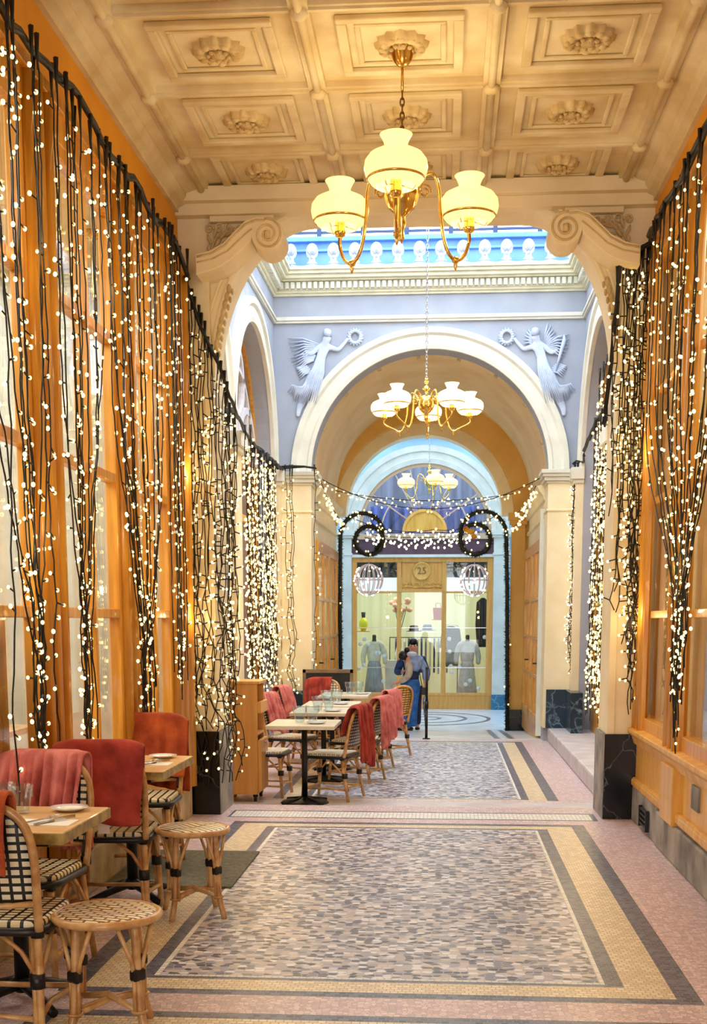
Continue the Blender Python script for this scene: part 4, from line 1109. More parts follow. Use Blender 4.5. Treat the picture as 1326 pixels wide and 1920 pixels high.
mc.location = (-1.03,11.15,ZM); mc.rotation_euler = (0,0,radians(74)); mc.scale = (1,1,.93)
chairs = [(-.90,12.40,72,'rattan chair second on the aisle side, pink blanket hanging low'),
 (-.86,13.50,70,'rattan chair third on the aisle side, mostly hidden by pink blankets'),
 (-1.66,11.30,-95,'rattan chair beside the wooden service cabinet on the wall side of the row'),
 (-1.58,12.75,-106,'rattan chair second on the wall side of the row'),
 (-1.60,14.12,-104,'rattan chair third on the wall side of the row'),]
for (x,y,a,l) in chairs: dup(mc,(x,y,ZM),radians(a),l)
mg = make_chair('rattan_chair','rattan chair with bare golden woven back near the two people', M['weave_pale'], M['weave_gold'], G2)
mg.location = (-.72,14.72,ZM); mg.rotation_euler = (0,0,radians(52)); mg.scale = (1,1,.95)
me_ = make_chair('rattan_chair','pale rattan chair facing the viewer before the chalkboard', M['weave_pale'], brickmat('white_back_weave',[C(240,230,205),C(230,216,184)],C(120,84,50),.04,.035,.006,.4,rot=(radians(90),0,0),offset=0), G2)
me_.scale = (1,1,.95); me_.location = (-1.60,15.95,ZM); me_.rotation_euler = (0,0,radians(178))
g3 = 'fleece blankets in the middle bay'
def b3(lab, m, x, y, a, w, f_, b_, **k):
    o = blanket('blanket', lab, M[m], (x,y,ZM), radians(a), w, f_, b_, group=g3, **k); o.scale = (1,1,.94)
b3('rust red blanket hanging down the nearest aisle chair of the middle bay','blanket_red',-1.03,11.15,74,.34,.26,.52,off=-.05,fold=.03,nf=5,seed=11,slump=.06)
b3('dusty pink blanket draped low over the second aisle chair','blanket_pink',-.90,12.40,72,.38,.30,.52,off=-.02,fold=.035,nf=6,seed=12,slump=-.08)
b3('dusty pink blanket on the third aisle chair, beside the bare golden chair back','blanket_pink',-.86,13.50,70,.36,.3,.40,off=.02,fold=.03,nf=5,seed=13)
b3('pink blanket just right of the wooden service cabinet','blanket_pink',-1.66,11.30,-95,.32,.42,.35,off=.02,fold=.02,nf=4,seed=14)
b3('pink blanket on the second wall side chair','blanket_pink',-1.58,12.75,-106,.36,.42,.35,off=.0,fold=.03,nf=5,seed=15)
b3('pale pink blanket on the third wall side chair','blanket_pink',-1.60,14.12,-104,.34,.34,.35,off=.0,fold=.03,nf=5,seed=16)
b3('red blanket over the pale chair in front of the chalkboard','blanket_red',-1.60,15.95,178,.36,.36,.36,off=.08,fold=.025,nf=5,seed=17)

# service cabinet on castors
t = thing('service_cabinet','light wood waiter station cabinet on castors by the left front pier','cabinet',(-1.79,11.02,ZM))
q = MB(); q.box(-.19,.13,-.20,-.18,.07,1.06); q.box(-.19,-.17,-.18,.22,.07,1.06); q.box(-.19,.13,.20,.22,.07,1.06); q.box(-.17,.13,-.18,.2,.07,.09); q.box(-.17,.13,-.18,.2,.60,.62); q.box(-.17,.13,-.18,.2,.80,.82)
q.build('body', M['lwood'], t, bev=.004)
MB().box(-.20,.155,-.215,.235,1.06,1.085).build('top', M['lwood'], t, bev=.005)
dr = MB().box(.13,.165,-.19,.21,.10,.56).build('door', M['lwood'], t, bev=.004); MB().tube([(.175,-.05,.53),(.185,0,.53),(.175,.05,.53)],.008,6).build('handle', M['steel'], dr)
MB().box(.13,.165,-.19,.21,.80,.90).build('drawer', M['lwood'], t, bev=.004)
for x in (-.14,.1):
    for y in (-.15,.17):
        MB().lathe([(.012,-.012),(.032,-.012),(.032,.012),(.012,.012)],(0,0,0),14,closed=True).build('castor', M['iron'], t).location = (x,y,.034)
for c in t.children:
    if c.name.startswith('castor'): c.rotation_euler = (0,radians(90),0)
q = MB()
for x in (-.14,.1):
    for y in (-.15,.17): q.box(x-.02,x+.02,y-.02,y+.02,.045,.07)
q.build('castor_bracket', M['iron'], t)
tag(MB().box(-.07,.07,-.11,.11,0,.06).build('napkin_stack', M['paper'], bev=.01, loc=(-1.78,11.03,ZM+.62)),'white napkin stack on the open shelf of the service cabinet','napkins')

# chalkboard, stanchion post
t = thing('chalkboard','black framed chalkboard sign standing behind the far tables','sign',(-1.56,16.45,ZM),0)
MB().box(-.30,.30,-.012,.012,.05,.93).build('board', M['slate'], t)
q = MB(); q.box(-.34,.34,-.02,.02,.92,.97); q.box(-.34,.34,-.02,.02,.02,.07); q.box(-.34,-.295,-.02,.02,0,.97); q.box(.295,.34,-.02,.02,0,.97); q.build('frame', mat('weathered_frame',C(150,126,92),C(120,98,70),.6), t, bev=.004)
q = MB(); q.tube([(-.3,.02,.9),(-.3,.22,0)],.012,6); q.tube([(.3,.02,.9),(.3,.22,0)],.012,6); q.build('back_leg', M['iron'], t)
t = thing('stanchion_post','slim black metal post standing in the middle of the walkway','post',(-.243,16.9,ZM))
q = MB(); q.tube([(0,0,.0),(0,0,.42)],.019,12); q.tube([(0,0,.42),(0,0,.52)],.027,12); q.tube([(0,0,.52),(0,0,.965)],.018,12); q.build('pole', M['iron'], t)
MB().ball((0,0,.97),.022,12).build('cap', M['iron'], t)
MB().lathe([(0,.012),(.05,.012),(.055,0),(0,0)]).build('foot', M['iron'], t)

# ================================================================== CHANDELIERS
def chandelier(loc, angs, r, sc, ztop, label, shade, name='chandelier', power=9, chain=True, ub=.0):
    t = thing(name, label, 'chandelier', loc)
    x0 = 0
    # suspension
    q = MB(); q.lathe([(0,.0),(.075,.0),(.078,-.02),(.065,-.04),(.05,-.075),(.028,-.10),(.012,-.11),(0,-.11)],(0,0,ztop),24); q.build('canopy', M['brass'], t)
    q = MB(); z = ztop-.11; zb = .30*sc; k = 0
    if chain == 'mixed':
        rd = MB(); rd.tube([(0,0,z),(0,0,z-.12)],.008,8); rd.build('rod', M['brass'], t); z -= .12
    L = .042
    while z > zb:
        pts = []
        for i in range(10):
            a = 2*pi*i/10; u = .011*cos(a); w = .024*sin(a)
            pts.append((u if k%2 else 0, 0 if k%2 else u, z-.02+w))
        q.tube(pts,.0042,5,closed=True); z -= .036; k += 1
    q.build('chain', M['brassd'] if chain == 'mixed' else M['steel'], t)
    q = MB()
    q.lathe([(0,.30),(.02,.29),(.035,.265),(.02,.24),(.015,.21),(.035,.19),(.05,.165),(.02,.15),(.02,.10),(.06,.085),(.095,.03),(.10,-.02),(.075,-.08),(.04,-.11),(.02,-.13),(.028,-.16),(.018,-.19),(.012,-.21),(.018,-.235),(.006,-.255),(0,-.27)],(0,0,0),28)
    o = q.build('body', M['brass'], t); o.scale = (sc,sc,sc)
    for a in angs:
        a = radians(a); c_, s_ = cos(a), sin(a); R = r/sc
        P = [(.08,.02),(.12,.09),(.17,.13),(.21,.115),(.235,.04),(.245,-.08),(.265,-.20),(.30,-.285),(.35,-.315),(.40,-.285),(R-.0,-.21),(R,-.15)] if R > .42 else [(.08,.02),(.12,.09),(.17,.13),(.205,.115),(.225,.04),(.235,-.08),(.25,-.20),(.28,-.285),(.32,-.315),(.365,-.285),(R,-.22),(R,-.15)]
        q = MB(); q.tube(catmull([(p*c_,p*s_,z) for p,z in P],4),.0105,8)
        for (cx,cz,rr) in ((.145,.03,.042),):
            q.tube([((cx+rr*(1-i/22)*cos(i*.5))*c_,(cx+rr*(1-i/22)*cos(i*.5))*s_,cz+rr*(1-i/22)*sin(i*.5)) for i in range(18)],.006,6)
        q.ball((.345*c_,.345*s_,-.315),.022,10); q.lathe([(0,-.06),(.006,-.05),(.012,-.03),(.008,0)],(.345*c_,.345*s_,-.315),10)
        ar = q.build('arm', M['brass'], t); ar.scale = (sc,sc,sc)
        q = MB(); q.lathe([(.012,-.16),(.03,-.15),(.033,-.125),(.024,-.10),(.03,-.09),(.03,-.07),(0,-.07)],(R*c_,R*s_,0),14)
        for k in range(3):
            b = 2*pi*k/3; q.tube([(R*c_+.03*cos(b),R*s_+.03*sin(b),-.10),(R*c_+.09*cos(b),R*s_+.09*sin(b),-.12),(R*c_+.125*cos(b),R*s_+.125*sin(b),-.07)],.0035,5)
        o = q.build('lamp_socket', M['brass'], t); o.scale = (sc,sc,sc)
        q = MB(); q.lathe([(.110,-.105),(.135,-.085),(.160,-.05),(.168,-.015),(.163,.02),(.14,.05),(.10,.07),(.068,.08),(.060,.092),(.063,.11),(.075,.135),(.086,.15),(.082,.15),(.070,.135),(.058,.11),(.055,.092),(.06,.078),(.10,.062),(.135,.044),(.155,.016),(.160,-.015),(.152,-.05),(.13,-.08),(.107,-.10)],(R*c_,R*s_,0),32,closed=True)
        sh = q.build('lamp_shade', shade, t); sh.scale = (sc,sc,sc)
        q = MB(); q.lathe([(.150,-.075),(.156,-.068),(.150,-.060)],(R*c_,R*s_,0),32,closed=True); o = q.build('shade_ring', M['brass'], sh)
        q = MB(); q.ball((R*c_,R*s_,-.02),.030,12,sc=(1,1,1.4)); o = q.build('bulb', M['lampglow'], t); o.scale = (sc,sc,sc)
        l = bpy.data.lights.new('lamp_light','POINT'); l.energy = power; l.color = (1,.78,.46); l.shadow_soft_size = .05
        lo = bpy.data.objects.new('lamp_light', l); COL.objects.link(lo); lo.location = (loc[0]+r*c_,loc[1]+r*s_,loc[2]-.13*sc)
        l = bpy.data.lights.new('lamp_light','POINT'); l.energy = power*1.3; l.color = (1,.78,.46); l.shadow_soft_size = .03
        lo = bpy.data.objects.new('lamp_light', l); COL.objects.link(lo); lo.location = (loc[0]+r*c_,loc[1]+r*s_,loc[2]+.20*sc)
    return t
chandelier((-.268,7.27,3.855),[-92,28,148],.43,1.0,4.615-3.855,'three shaded brass chandelier hanging from the coffered ceiling in the near bay',M['shade'],chain='mixed',power=4)
chandelier((-.22,13.2,3.72),[88,160,232,304,16],.47,.86,8.02-3.72,'five shaded brass chandelier on a long chain in the skylit middle bay',M['shadew'],power=3)
chandelier((-.33,24.0,4.12),[165,285,35],.46,1.0,6.45-4.12,'three shaded brass chandelier in the far court before the fanlight',M['shade'],power=3)
# support beam for the far chandelier
struct(MB().box(-3.0,2.2,23.93,24.07,6.45,6.6).build('trim_16', M['white']))

# ================================================================== LIGHT CURTAINS
bulb_me = {}
def bulb_mesh(r, m):
    if (r,m) not in bulb_me:
        q = MB(); q.ball((0,0,0),r,8,sc=(1,1,1.15)); o = q.build('bulb_src', M[m]); bulb_me[(r,m)] = o.data; bpy.data.objects.remove(o)
    return bulb_me[(r,m)]
def smooth(t): t = max(0,min(1,t)); return t*t*(3-2*t)
def curtain(name, label, cat, cord, strands, br=.0095, wr=.0040, step=.15, seed=0, group=None, cordr=.018, stub=.062, cam=(0,0,1.5), mt='bulb', nind=100, tang=(0,1)):
    """strands: (x,y,ztop,zbot, gx,gy, g0) ; below g0 the strand drifts to (gx,gy)"""
    rnd = random.Random(seed)
    loc = cord[0]; t = thing(name, label, cat, loc, 0, group)
    I = Matrix.Translation(-Vector(loc))
    def put(o): o.parent = t; o.matrix_parent_inverse = I; return o
    q = MB()
    cd = []
    for a, b in zip(cord[:-1], cord[1:]):
        n = max(1,int((Vector(b)-Vector(a)).length/.12))
        for k in range(n): cd.append(Vector(a).lerp(Vector(b),k/n)+Vector((rnd.uniform(-.006,.006),rnd.uniform(-.01,.01),rnd.uniform(-.014,.014))))
    cd.append(Vector(cord[-1])); q.tube(cd,cordr,6)
    q.tube([p+Vector((.01,0,-.018+rnd.uniform(-.012,.012))) for p in cd],cordr*.7,5)
    put(q.build('cable', M['wire']))
    bulbs = []
    step0 = step
    for (x,y,zt,zb,gx,gy,g0) in strands:
        step = step0*rnd.uniform(.8,1.2)
        q = MB(); P = []; z = zt; ph = rnd.uniform(0,6); ph2 = rnd.uniform(0,6); k = 0
        ex, ey = tang
        while z > zb:
            g = smooth((g0-z)/max(.3,(g0-zb))*1.3) if g0 > zb else 0
            w1 = .012*sin(z*5+ph)+.006*sin(z*17+ph2)+(.030*sin(z*9+ph2)+rnd.uniform(-.016,.016))*g
            P.append(Vector((x+(gx-x)*g+ex*w1+rnd.uniform(-.003,.003), y+(gy-y)*g+ey*w1+rnd.uniform(-.003,.003), z)))
            z -= step*.5; k += 1
        if len(P) < 3: continue
        q.tube(P,wr,4)
        # thicker taper where the strand leaves the cable
        q.tube([P[0]+Vector((0,0,.03)),P[0]+Vector((0,0,-.05)),P[0]+Vector((0,0,-.12))],[wr*3.2,wr*2,wr],4)
        for i in range(rnd.choice((1,2,3)),len(P)-1,1):
            if rnd.random() < .5: continue
            a = rnd.choice((-1,1)); an = rnd.uniform(-.5,.9)
            d = Vector((ex*a*cos(an)+rnd.uniform(-.25,.25), ey*a*cos(an)+rnd.uniform(-.25,.25), -sin(an)*.7+.1)).normalized()*(stub*rnd.uniform(.55,1.1))
            e = P[i]+d; q.tube([P[i],e],wr*1.15,4); bulbs.append(e)
        put(q.build('light_strand', M['wire'], fixn=False))
    cv = Vector(cam); bulbs.sort(key=lambda p:(p-cv).length)
    me = bulb_mesh(br, mt)
    for p in bulbs[:nind]:
        o = bpy.data.objects.new('bulb', me); COL.objects.link(o); put(o); o.location = p
    rest = bulbs[nind:]
    if rest:
        q = MB()
        for p in rest: q.ball(p,br*rnd.uniform(.75,1.15),6,sc=(1,1,1.15))
        o = put(q.build('bulbs', M[mt], fixn=False)); o['kind'] = 'stuff'
    return t, bulbs
def glow(pts, e, r=.05, col=(1,.68,.32)):
    for p in pts:
        l = bpy.data.lights.new('fairy_light_glow','POINT'); l.energy = e; l.color = col; l.shadow_soft_size = r
        o = bpy.data.objects.new('fairy_light_glow', l); COL.objects.link(o); o.location = p
R = random.Random(5)
# A: near cafe front
S = []
y = 4.3
while y < 9.0:
    if y < 5.0: by, g_, zb = 4.75, .15, .9
    elif y < 5.87: by, g_, zb = 5.56, .12, .50
    elif y < 6.85: by, g_, zb = 6.32, .12, .48
    elif y < 8.2: by, g_, zb = 7.66, .14, .62
    else: by, g_, zb = y, .8, .75
    gy = by+(y-by)*g_; g0 = R.uniform(2.2,3.3) if y < 8.2 else 0
    if R.random() < .12: gy = y+R.uniform(-.04,.04)
    S.append((-1.87+R.uniform(-.03,.05), y, 4.04, zb+R.uniform(0,.45), -1.87+R.uniform(-.02,.04), gy, g0))
    y += R.uniform(.055,.12)
curtain('light_curtain','curtain of warm fairy lights on black wires hanging before the cafe front on the left','string lights',[(-1.87,4.25,3.98),(-1.87,4.9,4.10),(-1.87,5.5,4.0),(-1.87,6.0,4.05),(-1.87,6.5,4.10),(-1.87,7.08,4.04),(-1.87,7.6,4.08),(-1.87,8.05,4.03),(-1.87,8.7,4.06),(-1.85,9.05,3.92)],S,seed=3,step=.15)
# B: across the left front pier
S = []
for k in range(12):
    u = k/11; x = -1.93+.25*u; zt = 3.98-.62*u
    S.append((x+R.uniform(-.006,.006), 9.31, zt, R.uniform(.30,.9) if k % 3 else R.uniform(.15,.4), x+R.uniform(-.04,.04), 9.31, 2.5))
S += [(-1.665,9.36+.1*k,3.3-.06*k,.15+R.uniform(0,.3),-1.665,9.36+.1*k+R.uniform(-.03,.03),2) for k in range(6)]
curtain('light_curtain','fairy light strands sloping across the left front stone pier','string lights',[(-1.86,9.05,3.92),(-1.93,9.30,3.98),(-1.82,9.30,3.66),(-1.68,9.30,3.36),(-1.66,9.6,3.2),(-1.66,9.95,3.1)],S,seed=8,step=.16,tang=(1,.3),br=.0095,cordr=.013)
# C: left side of the middle bay, dense
S = []
for k in range(44):
    yy = R.uniform(13.6,16.2)
    S.append((-2.17+R.uniform(-.03,.04), yy, 3.44, R.uniform(.5,1.2), -2.17+R.uniform(-.03,.04), yy+R.uniform(-.15,.15), 3))
for k in range(12):
    yy = R.uniform(10.4,13.0)
    S.append((-2.05+R.uniform(-.03,.04), yy, 3.46, R.uniform(.5,1.2), -2.05+R.uniform(-.03,.04), yy+R.uniform(-.15,.15), 3))
curtain('light_curtain','dense golden fairy light curtain along the left side of the middle bay','string lights',[(-1.75,9.98,3.10),(-1.98,10.4,3.48),(-2.05,12.5,3.46),(-2.13,13.2,3.47),(-2.17,14.2,3.46),(-2.17,15.6,3.48),(-2.15,16.45,3.46)],S,seed=9,step=.11,tang=(.3,1),br=.0145,nind=100)
# D: on the left rear pilaster
S = [(-2.22,16.55,3.5,.35,-2.2,16.55,2),(-2.12,16.55,3.5,.5,-2.08,16.55,2),(-2.06,16.56,3.5,.3,-2.05,16.55,2),(-2.03,16.55,3.5,.45,-2.02,16.55,2),(-1.74,16.56,3.5,.4,-1.73,16.56,2)]
curtain('light_string','few fairy light strings hanging on the left rear pilaster','string lights',[(-2.25,16.5,3.49),(-2.05,16.52,3.50),(-1.88,16.52,3.50),(-1.72,16.54,3.48)],S,seed=10,step=.17,tang=(1,0),br=.0125,cordr=.014)
# E: right shopfront
S = []
def es(y, b, zb): S.append((1.36+R.uniform(-.03,.03), y, 4.08, zb, 1.35+R.uniform(-.03,.03), b+R.uniform(-.07,.07), R.uniform(2.6,3.3)))
y = 4.9
while y < 8.75:
    b = 7.25 if y > 6.3 else 5.4
    es(y, b+(y-b)*.10, R.uniform(.72,1.2)); y += R.uniform(.09,.17)
curtain('light_curtain','curtain of warm fairy lights gathered into a bundle before the right shopfront','string lights',[(1.36,4.7,4.1),(1.36,7.4,4.11),(1.36,7.8,4.07),(1.36,8.4,4.10),(1.36,9.0,4.10)],S,seed=12,step=.15)
S = []
for k in range(17):
    u = k/16; x = 1.42-.18*u
    S.append((x, 9.26, 4.12-.12*u, R.uniform(.75,1.3) , 1.375+R.uniform(-.035,.035), 9.22+R.uniform(-.03,.03), R.uniform(2.4,3.2)) if k < 12 else (x, 9.28, 4.08-.2*(u-.7), R.uniform(1.3,2.2), x+.02, 9.28, 2.0))
S.append((1.20,9.30,4.0,2.4,1.2,9.32,1)); S.append((1.195,9.34,3.95,2.2,1.19,9.40,1))
curtain('light_curtain','fairy light strands gathered to a dark bundle on the right front stone pier','string lights',[(1.38,9.05,4.10),(1.42,9.24,4.14),(1.30,9.24,4.06),(1.21,9.26,4.02),(1.195,9.4,3.6),(1.20,9.9,3.0)],S,seed=13,step=.15,tang=(1,.2),cordr=.014)
# F: right side of the middle bay, dense bundle
S = []
for k in range(30):
    yy = R.uniform(12.5,14.5); S.append((1.66+R.uniform(-.03,.03), yy, 3.7 if k%4 else 4.2, R.uniform(.35,.9), 1.65+R.uniform(-.03,.03), yy*.85+13.4*.15, 2.6))
curtain('light_curtain','dense golden fairy light bundle along the right side of the middle bay','string lights',[(1.24,9.95,3.3),(1.5,10.6,3.9),(1.62,11.6,4.3),(1.65,13.2,3.72),(1.66,14.4,3.7),(1.66,15.6,3.55)],S,seed=14,step=.10,tang=(.3,1),br=.0145)
# G: dim string on the right rear pilaster
S = [(1.68+R.uniform(-.03,.03),16.58,3.5,.75+R.uniform(0,.3),1.66+R.uniform(-.03,.03),16.58,2.6) for k in range(5)]
curtain('light_string','dark mostly unlit light string hanging on the right rear pilaster','string lights',[(1.62,16.56,3.5),(1.68,16.56,3.56),(1.74,16.4,3.5),(1.70,15.9,3.55)],S,seed=15,step=.11,tang=(1,0),br=.009,cordr=.012,mt='bulbw')
glow([(-1.72,5.6,3.2),(-1.72,5.6,1.9),(-1.72,6.9,3.3),(-1.72,6.9,2.0),(-1.72,8.2,3.0),(-1.72,8.2,1.7),(1.22,6.2,3.0),(1.22,7.2,1.8),(1.22,8.4,3.2),(1.22,8.5,1.6)],3)
glow([(-1.8,9.15,2.6),(-1.8,9.15,1.5),(1.3,9.1,2.7),(1.3,9.1,1.5)],2)
glow([(-1.9,11.5,2.4),(-1.9,13,1.6),(-1.9,14.2,2.5),(-1.9,15.6,1.8),(1.5,12.3,2.4),(1.5,13.6,1.6),(1.5,14.8,2.5)],5)

# garlands across the rear arch and far arch
def sag(a, b, d, n=24): 
    a, b = Vector(a), Vector(b); return [a.lerp(b,k/n)-Vector((0,0,d*4*(k/n)*(1-k/n))) for k in range(n+1)]
def light_line(label, paths, seed, br=.017, dens=.05, fr=.03, name='light_garland', mt='bulb'):
    rnd = random.Random(seed); q = MB(); qb = []
    for P in paths:
        q.tube(P,.006,5)
        for a,b in zip(P[:-1],P[1:]):
            n = max(1,int((b-a).length/dens))
            for k in range(n):
                p = a.lerp(b,(k+rnd.random()*.8)/n); e = p+Vector((rnd.uniform(-fr,fr),rnd.uniform(-fr,fr),rnd.uniform(-fr*2.4,fr*.4)))
                q.tube([p,e],.003,4); qb.append(e)
    loc = tuple(paths[0][0]); t = thing(name,label,'string lights',loc); I = Matrix.Translation(-Vector(loc))
    def put(o): o.parent = t; o.matrix_parent_inverse = I; return o
    put(q.build('cable', M['wire'], fixn=False)); me = bulb_mesh(br,mt)
    for p in qb[:100]:
        o = bpy.data.objects.new('bulb',me); COL.objects.link(o); put(o); o.location = p
    if qb[100:]:
        q = MB()
        for p in qb[100:]: q.ball(p,br,6)
        put(q.build('bulbs',M[mt],fixn=False))['kind'] = 'stuff'
light_line('upper sagging fairy light garland strung across the vaulted passage',[sag((-1.77,17.3,3.45),(1.28,17.3,3.42),.42)],21,br=.013,fr=.03,dens=.07)
light_line('cluster of fairy lights on the left cornice of the vaulted passage',[sag((-1.75,17.5,3.42),(-1.72,20.2,3.10),.05),sag((-1.72,17.5,3.30),(-1.62,20.4,3.0),.05)],22,dens=.12)
light_line('cluster of fairy lights on the right cornice of the vaulted passage',[sag((1.22,17.4,3.32),(1.12,20.4,3.20),.05),sag((1.22,17.8,3.22),(1.05,20.5,2.95),.05)],23,dens=.09)
light_line('bright white fairy light garland between the two wreaths',[sag((-1.35,20.7,2.92),(.55,20.7,2.94),.08),sag((-1.35,20.72,2.86),(.55,20.72,2.86),.10)],24,dens=.03,fr=.04,mt='bulbw')
light_line('golden fairy light garland just above the white one at the far arch',[sag((-1.6,20.7,3.2),(-.2,20.7,2.98),.12),sag((-.2,20.7,2.98),(.85,20.7,3.22),.10)],25,dens=.045,fr=.04)
light_line('middle fairy light garland sagging before the fanlight',[sag((-1.85,20.72,3.62),(1.1,20.72,3.55),.14)],26,dens=.06,br=.014)

# tinsel garlands, wreaths, light spheres
def pine(path, r, n, name, label, cat, seed, closed=False, bulbs=0):
    rnd = random.Random(seed); P = [Vector(p) for p in path]
    loc = tuple(P[0]); t = thing(name,label,cat,loc); I = Matrix.Translation(-Vector(loc))
    q = MB(); q.tube(P, r*.55, 6, closed=closed)
    segs = list(zip(P, P[1:]+([P[0]] if closed else []))) if closed else list(zip(P[:-1],P[1:]))
    L = [ (b-a).length for a,b in segs]; T = sum(L)
    for k in range(n):
        s = rnd.random()*T; i = 0
        while s > L[i] and i < len(L)-1: s -= L[i]; i += 1
        a,b = segs[i]; p = a.lerp(b, s/max(L[i],1e-6)); d = Vector((rnd.gauss(0,1),rnd.gauss(0,1),rnd.gauss(0,1))).normalized()
        e = p+d*r*rnd.uniform(.7,1.25); sd = d.orthogonal().normalized()*.012
        q.add([p-sd,p+sd,e],[(0,1,2)],0)
    o = q.build('greenery', M['pine'], fixn=False); o.parent = t; o.matrix_parent_inverse = I
    me = bulb_mesh(.013,'bulb')
    for k in range(bulbs):
        a,b = rnd.choice(segs); p = a.lerp(b,rnd.random()); d = Vector((rnd.gauss(0,1),-abs(rnd.gauss(0,1)),rnd.gauss(0,1))).normalized()
        o = bpy.data.objects.new('bulb',me); COL.objects.link(o); o.parent = t; o.matrix_parent_inverse = I; o.location = p+d*r*.95
    return t, I
ct = lambda cx,cz,r,a0,a1,n=14: [(cx+r*cos(radians(a0+(a1-a0)*k/n)),20.62,cz+r*sin(radians(a0+(a1-a0)*k/n))) for k in range(n+1)]
pine([(-1.74,20.6,.55),(-1.75,20.6,1.6),(-1.74,20.6,2.85)]+ct(-1.38,2.88,.36,180,20)+[(-1.05,20.62,2.78),(-1.16,20.62,2.66)],.062,2600,'tinsel_garland','dark green tinsel garland down the left side of the far arch','garland',31,bulbs=26)
pine([(1.05,20.55,-.34),(1.03,20.6,1.0),(1.01,20.6,2.0),(.98,20.6,2.85)]+ct(.60,2.88,.38,0,165)+[(.235,20.62,2.8),(.28,20.62,2.66)],.062,3200,'tinsel_garland','dark green tinsel garland down the right side of the far arch','garland',32,bulbs=30)
wl_ = [(-1.265+.23*cos(2*pi*k/24),20.6,2.80+.23*sin(2*pi*k/24)) for k in range(24)]
pine(wl_,.062,1500,'wreath','round dark green wreath hanging at the left of the far arch','wreath',33,True,14)
wr_ = [(.476+.245*cos(2*pi*k/24),20.6,2.81+.245*sin(2*pi*k/24)) for k in range(24)]
t,I = pine(wr_,.066,1500,'wreath','round dark green wreath with a golden bow hanging at the right of the far arch','wreath',34,True,14)
q = MB(); q.ball((.40,20.52,2.93),.06,8,sc=(1.2,.6,.8)); q.ball((.32,20.52,2.97),.05,8); q.ball((.45,20.52,2.85),.045,8)
o = q.build('bow', mat('gold_bow',C(226,170,30),C(180,60,20),.3), t); o.matrix_parent_inverse = I
for (x,z,nm) in ((-1.27,2.165,'left'),(.47,2.155,'right')):
    t = thing('light_sphere','white openwork light sphere hanging under the %s wreath'%nm,'hanging light',(x,20.6,z))
    q = MB()
    for k in range(8):
        a = pi*k/8; q.tube([(.235*cos(b)*cos(a),.235*cos(b)*sin(a),.25*sin(b)) for b in [2*pi*i/28 for i in range(28)]],.0085,5,closed=True)
    q.tube([(.235*cos(2*pi*i/28),.235*sin(2*pi*i/28),0) for i in range(28)],.007,5,closed=True)
    q.build('wire_ribs', mat('pearly_wire',C(232,222,236),None,.4), t)
    MB().tube([(0,0,.25),(0,0,.40)],.006,5).build('hanger', M['steel'], t)
    rn = random.Random(4); me = bulb_mesh(.014,'bulbw')
    for k in range(46):
        a = rn.choice(range(16))*pi/8; b = rn.uniform(-1.45,1.2); o = bpy.data.objects.new('bulb',me); COL.objects.link(o); o.parent = t
        o.location = (.245*cos(b)*cos(a),.245*cos(b)*sin(a),.26*sin(b))
# ================================================================== FIGURES
def skin(name, V, E, mt, parent=None, sub=2, post=None, loc=None):
    """V: dict key -> (x,y,z,r[,r2]); grown with a Skin modifier, first key is the root"""
    keys = list(V); me = bpy.data.meshes.new(name)
    me.from_pydata([V[k][:3] for k in keys], [(keys.index(a),keys.index(b)) for a,b in E], [])
    o = bpy.data.objects.new(name+'_src', me); COL.objects.link(o)
    bpy.context.view_layer.objects.active = o
    o.modifiers.new('k','SKIN'); 
    if not me.skin_vertices: 
        bpy.ops.object.select_all(action='DESELECT'); o.select_set(True)
    for i,k in enumerate(keys):
        sv = me.skin_vertices[0].data[i]; r = V[k][3]; r2 = V[k][4] if len(V[k]) > 4 else r
        sv.radius = (r,r2); sv.use_root = (i == 0)
    m = o.modifiers.new('u','SUBSURF'); m.levels = sub; m.render_levels = sub
    bpy.context.view_layer.update(); dg = bpy.context.evaluated_depsgraph_get()
    m2 = bpy.data.meshes.new_from_object(o.evaluated_get(dg)); m2.name = name
    bpy.data.objects.remove(o)
    if post:
        for v in m2.vertices: v.co = post(v.co)
    m2.materials.clear(); m2.materials.append(mt)
    for p in m2.polygons: p.use_smooth = True
    r = bpy.data.objects.new(name, m2); COL.objects.link(r)
    if parent: r.parent = parent
    if loc: r.location = loc
    return r

# ---- woman bending forward (left = -x), seen from behind / side
zw = fz(20.3)
w = thing('person','person in flared blue jeans and pale blue jacket, dark hair bun, bending forward','person',(-.55,20.3,zw))
w.scale = (.95,.95,.93)
V = {'pel':(-.02,0,.86,.11,.10),'bel':(-.01,.0,1.0,.095,.085),'che':(.03,.02,1.17,.11,.10),'sh':(.02,.02,1.28,.10,.09),'nk':(-.06,.02,1.31,.05),'hd':(-.13,.02,1.30,.085,.08),'hd2':(-.17,.02,1.25,.07),
 'hl':(-.09,.0,.80,.095),'kl':(-.07,-.02,.46,.06),'al':(-.10,.02,.10,.042),'tl':(-.17,-.10,.035,.035),
 'hr':(.07,.02,.80,.095),'kr':(.04,.05,.46,.06),'ar':(.0,.10,.10,.042),'tr':(-.06,.0,.035,.035),
 'ls':(-.05,-.08,1.22,.06),'le':(-.02,-.17,.98,.045),'lw':(-.21,-.22,.87,.034),'lh':(-.27,-.22,.86,.03),
 'rs':(.14,.04,1.24,.06),'re':(.24,.06,1.06,.045),'rw':(.25,-.02,.82,.034),'rh':(.245,-.04,.76,.03)}
Ed = [('pel','bel'),('bel','che'),('che','sh'),('sh','nk'),('nk','hd'),('hd','hd2'),('pel','hl'),('hl','kl'),('kl','al'),('al','tl'),('pel','hr'),('hr','kr'),('kr','ar'),('ar','tr'),('sh','ls'),('ls','le'),('le','lw'),('lw','lh'),('sh','rs'),('rs','re'),('re','rw'),('rw','rh')]
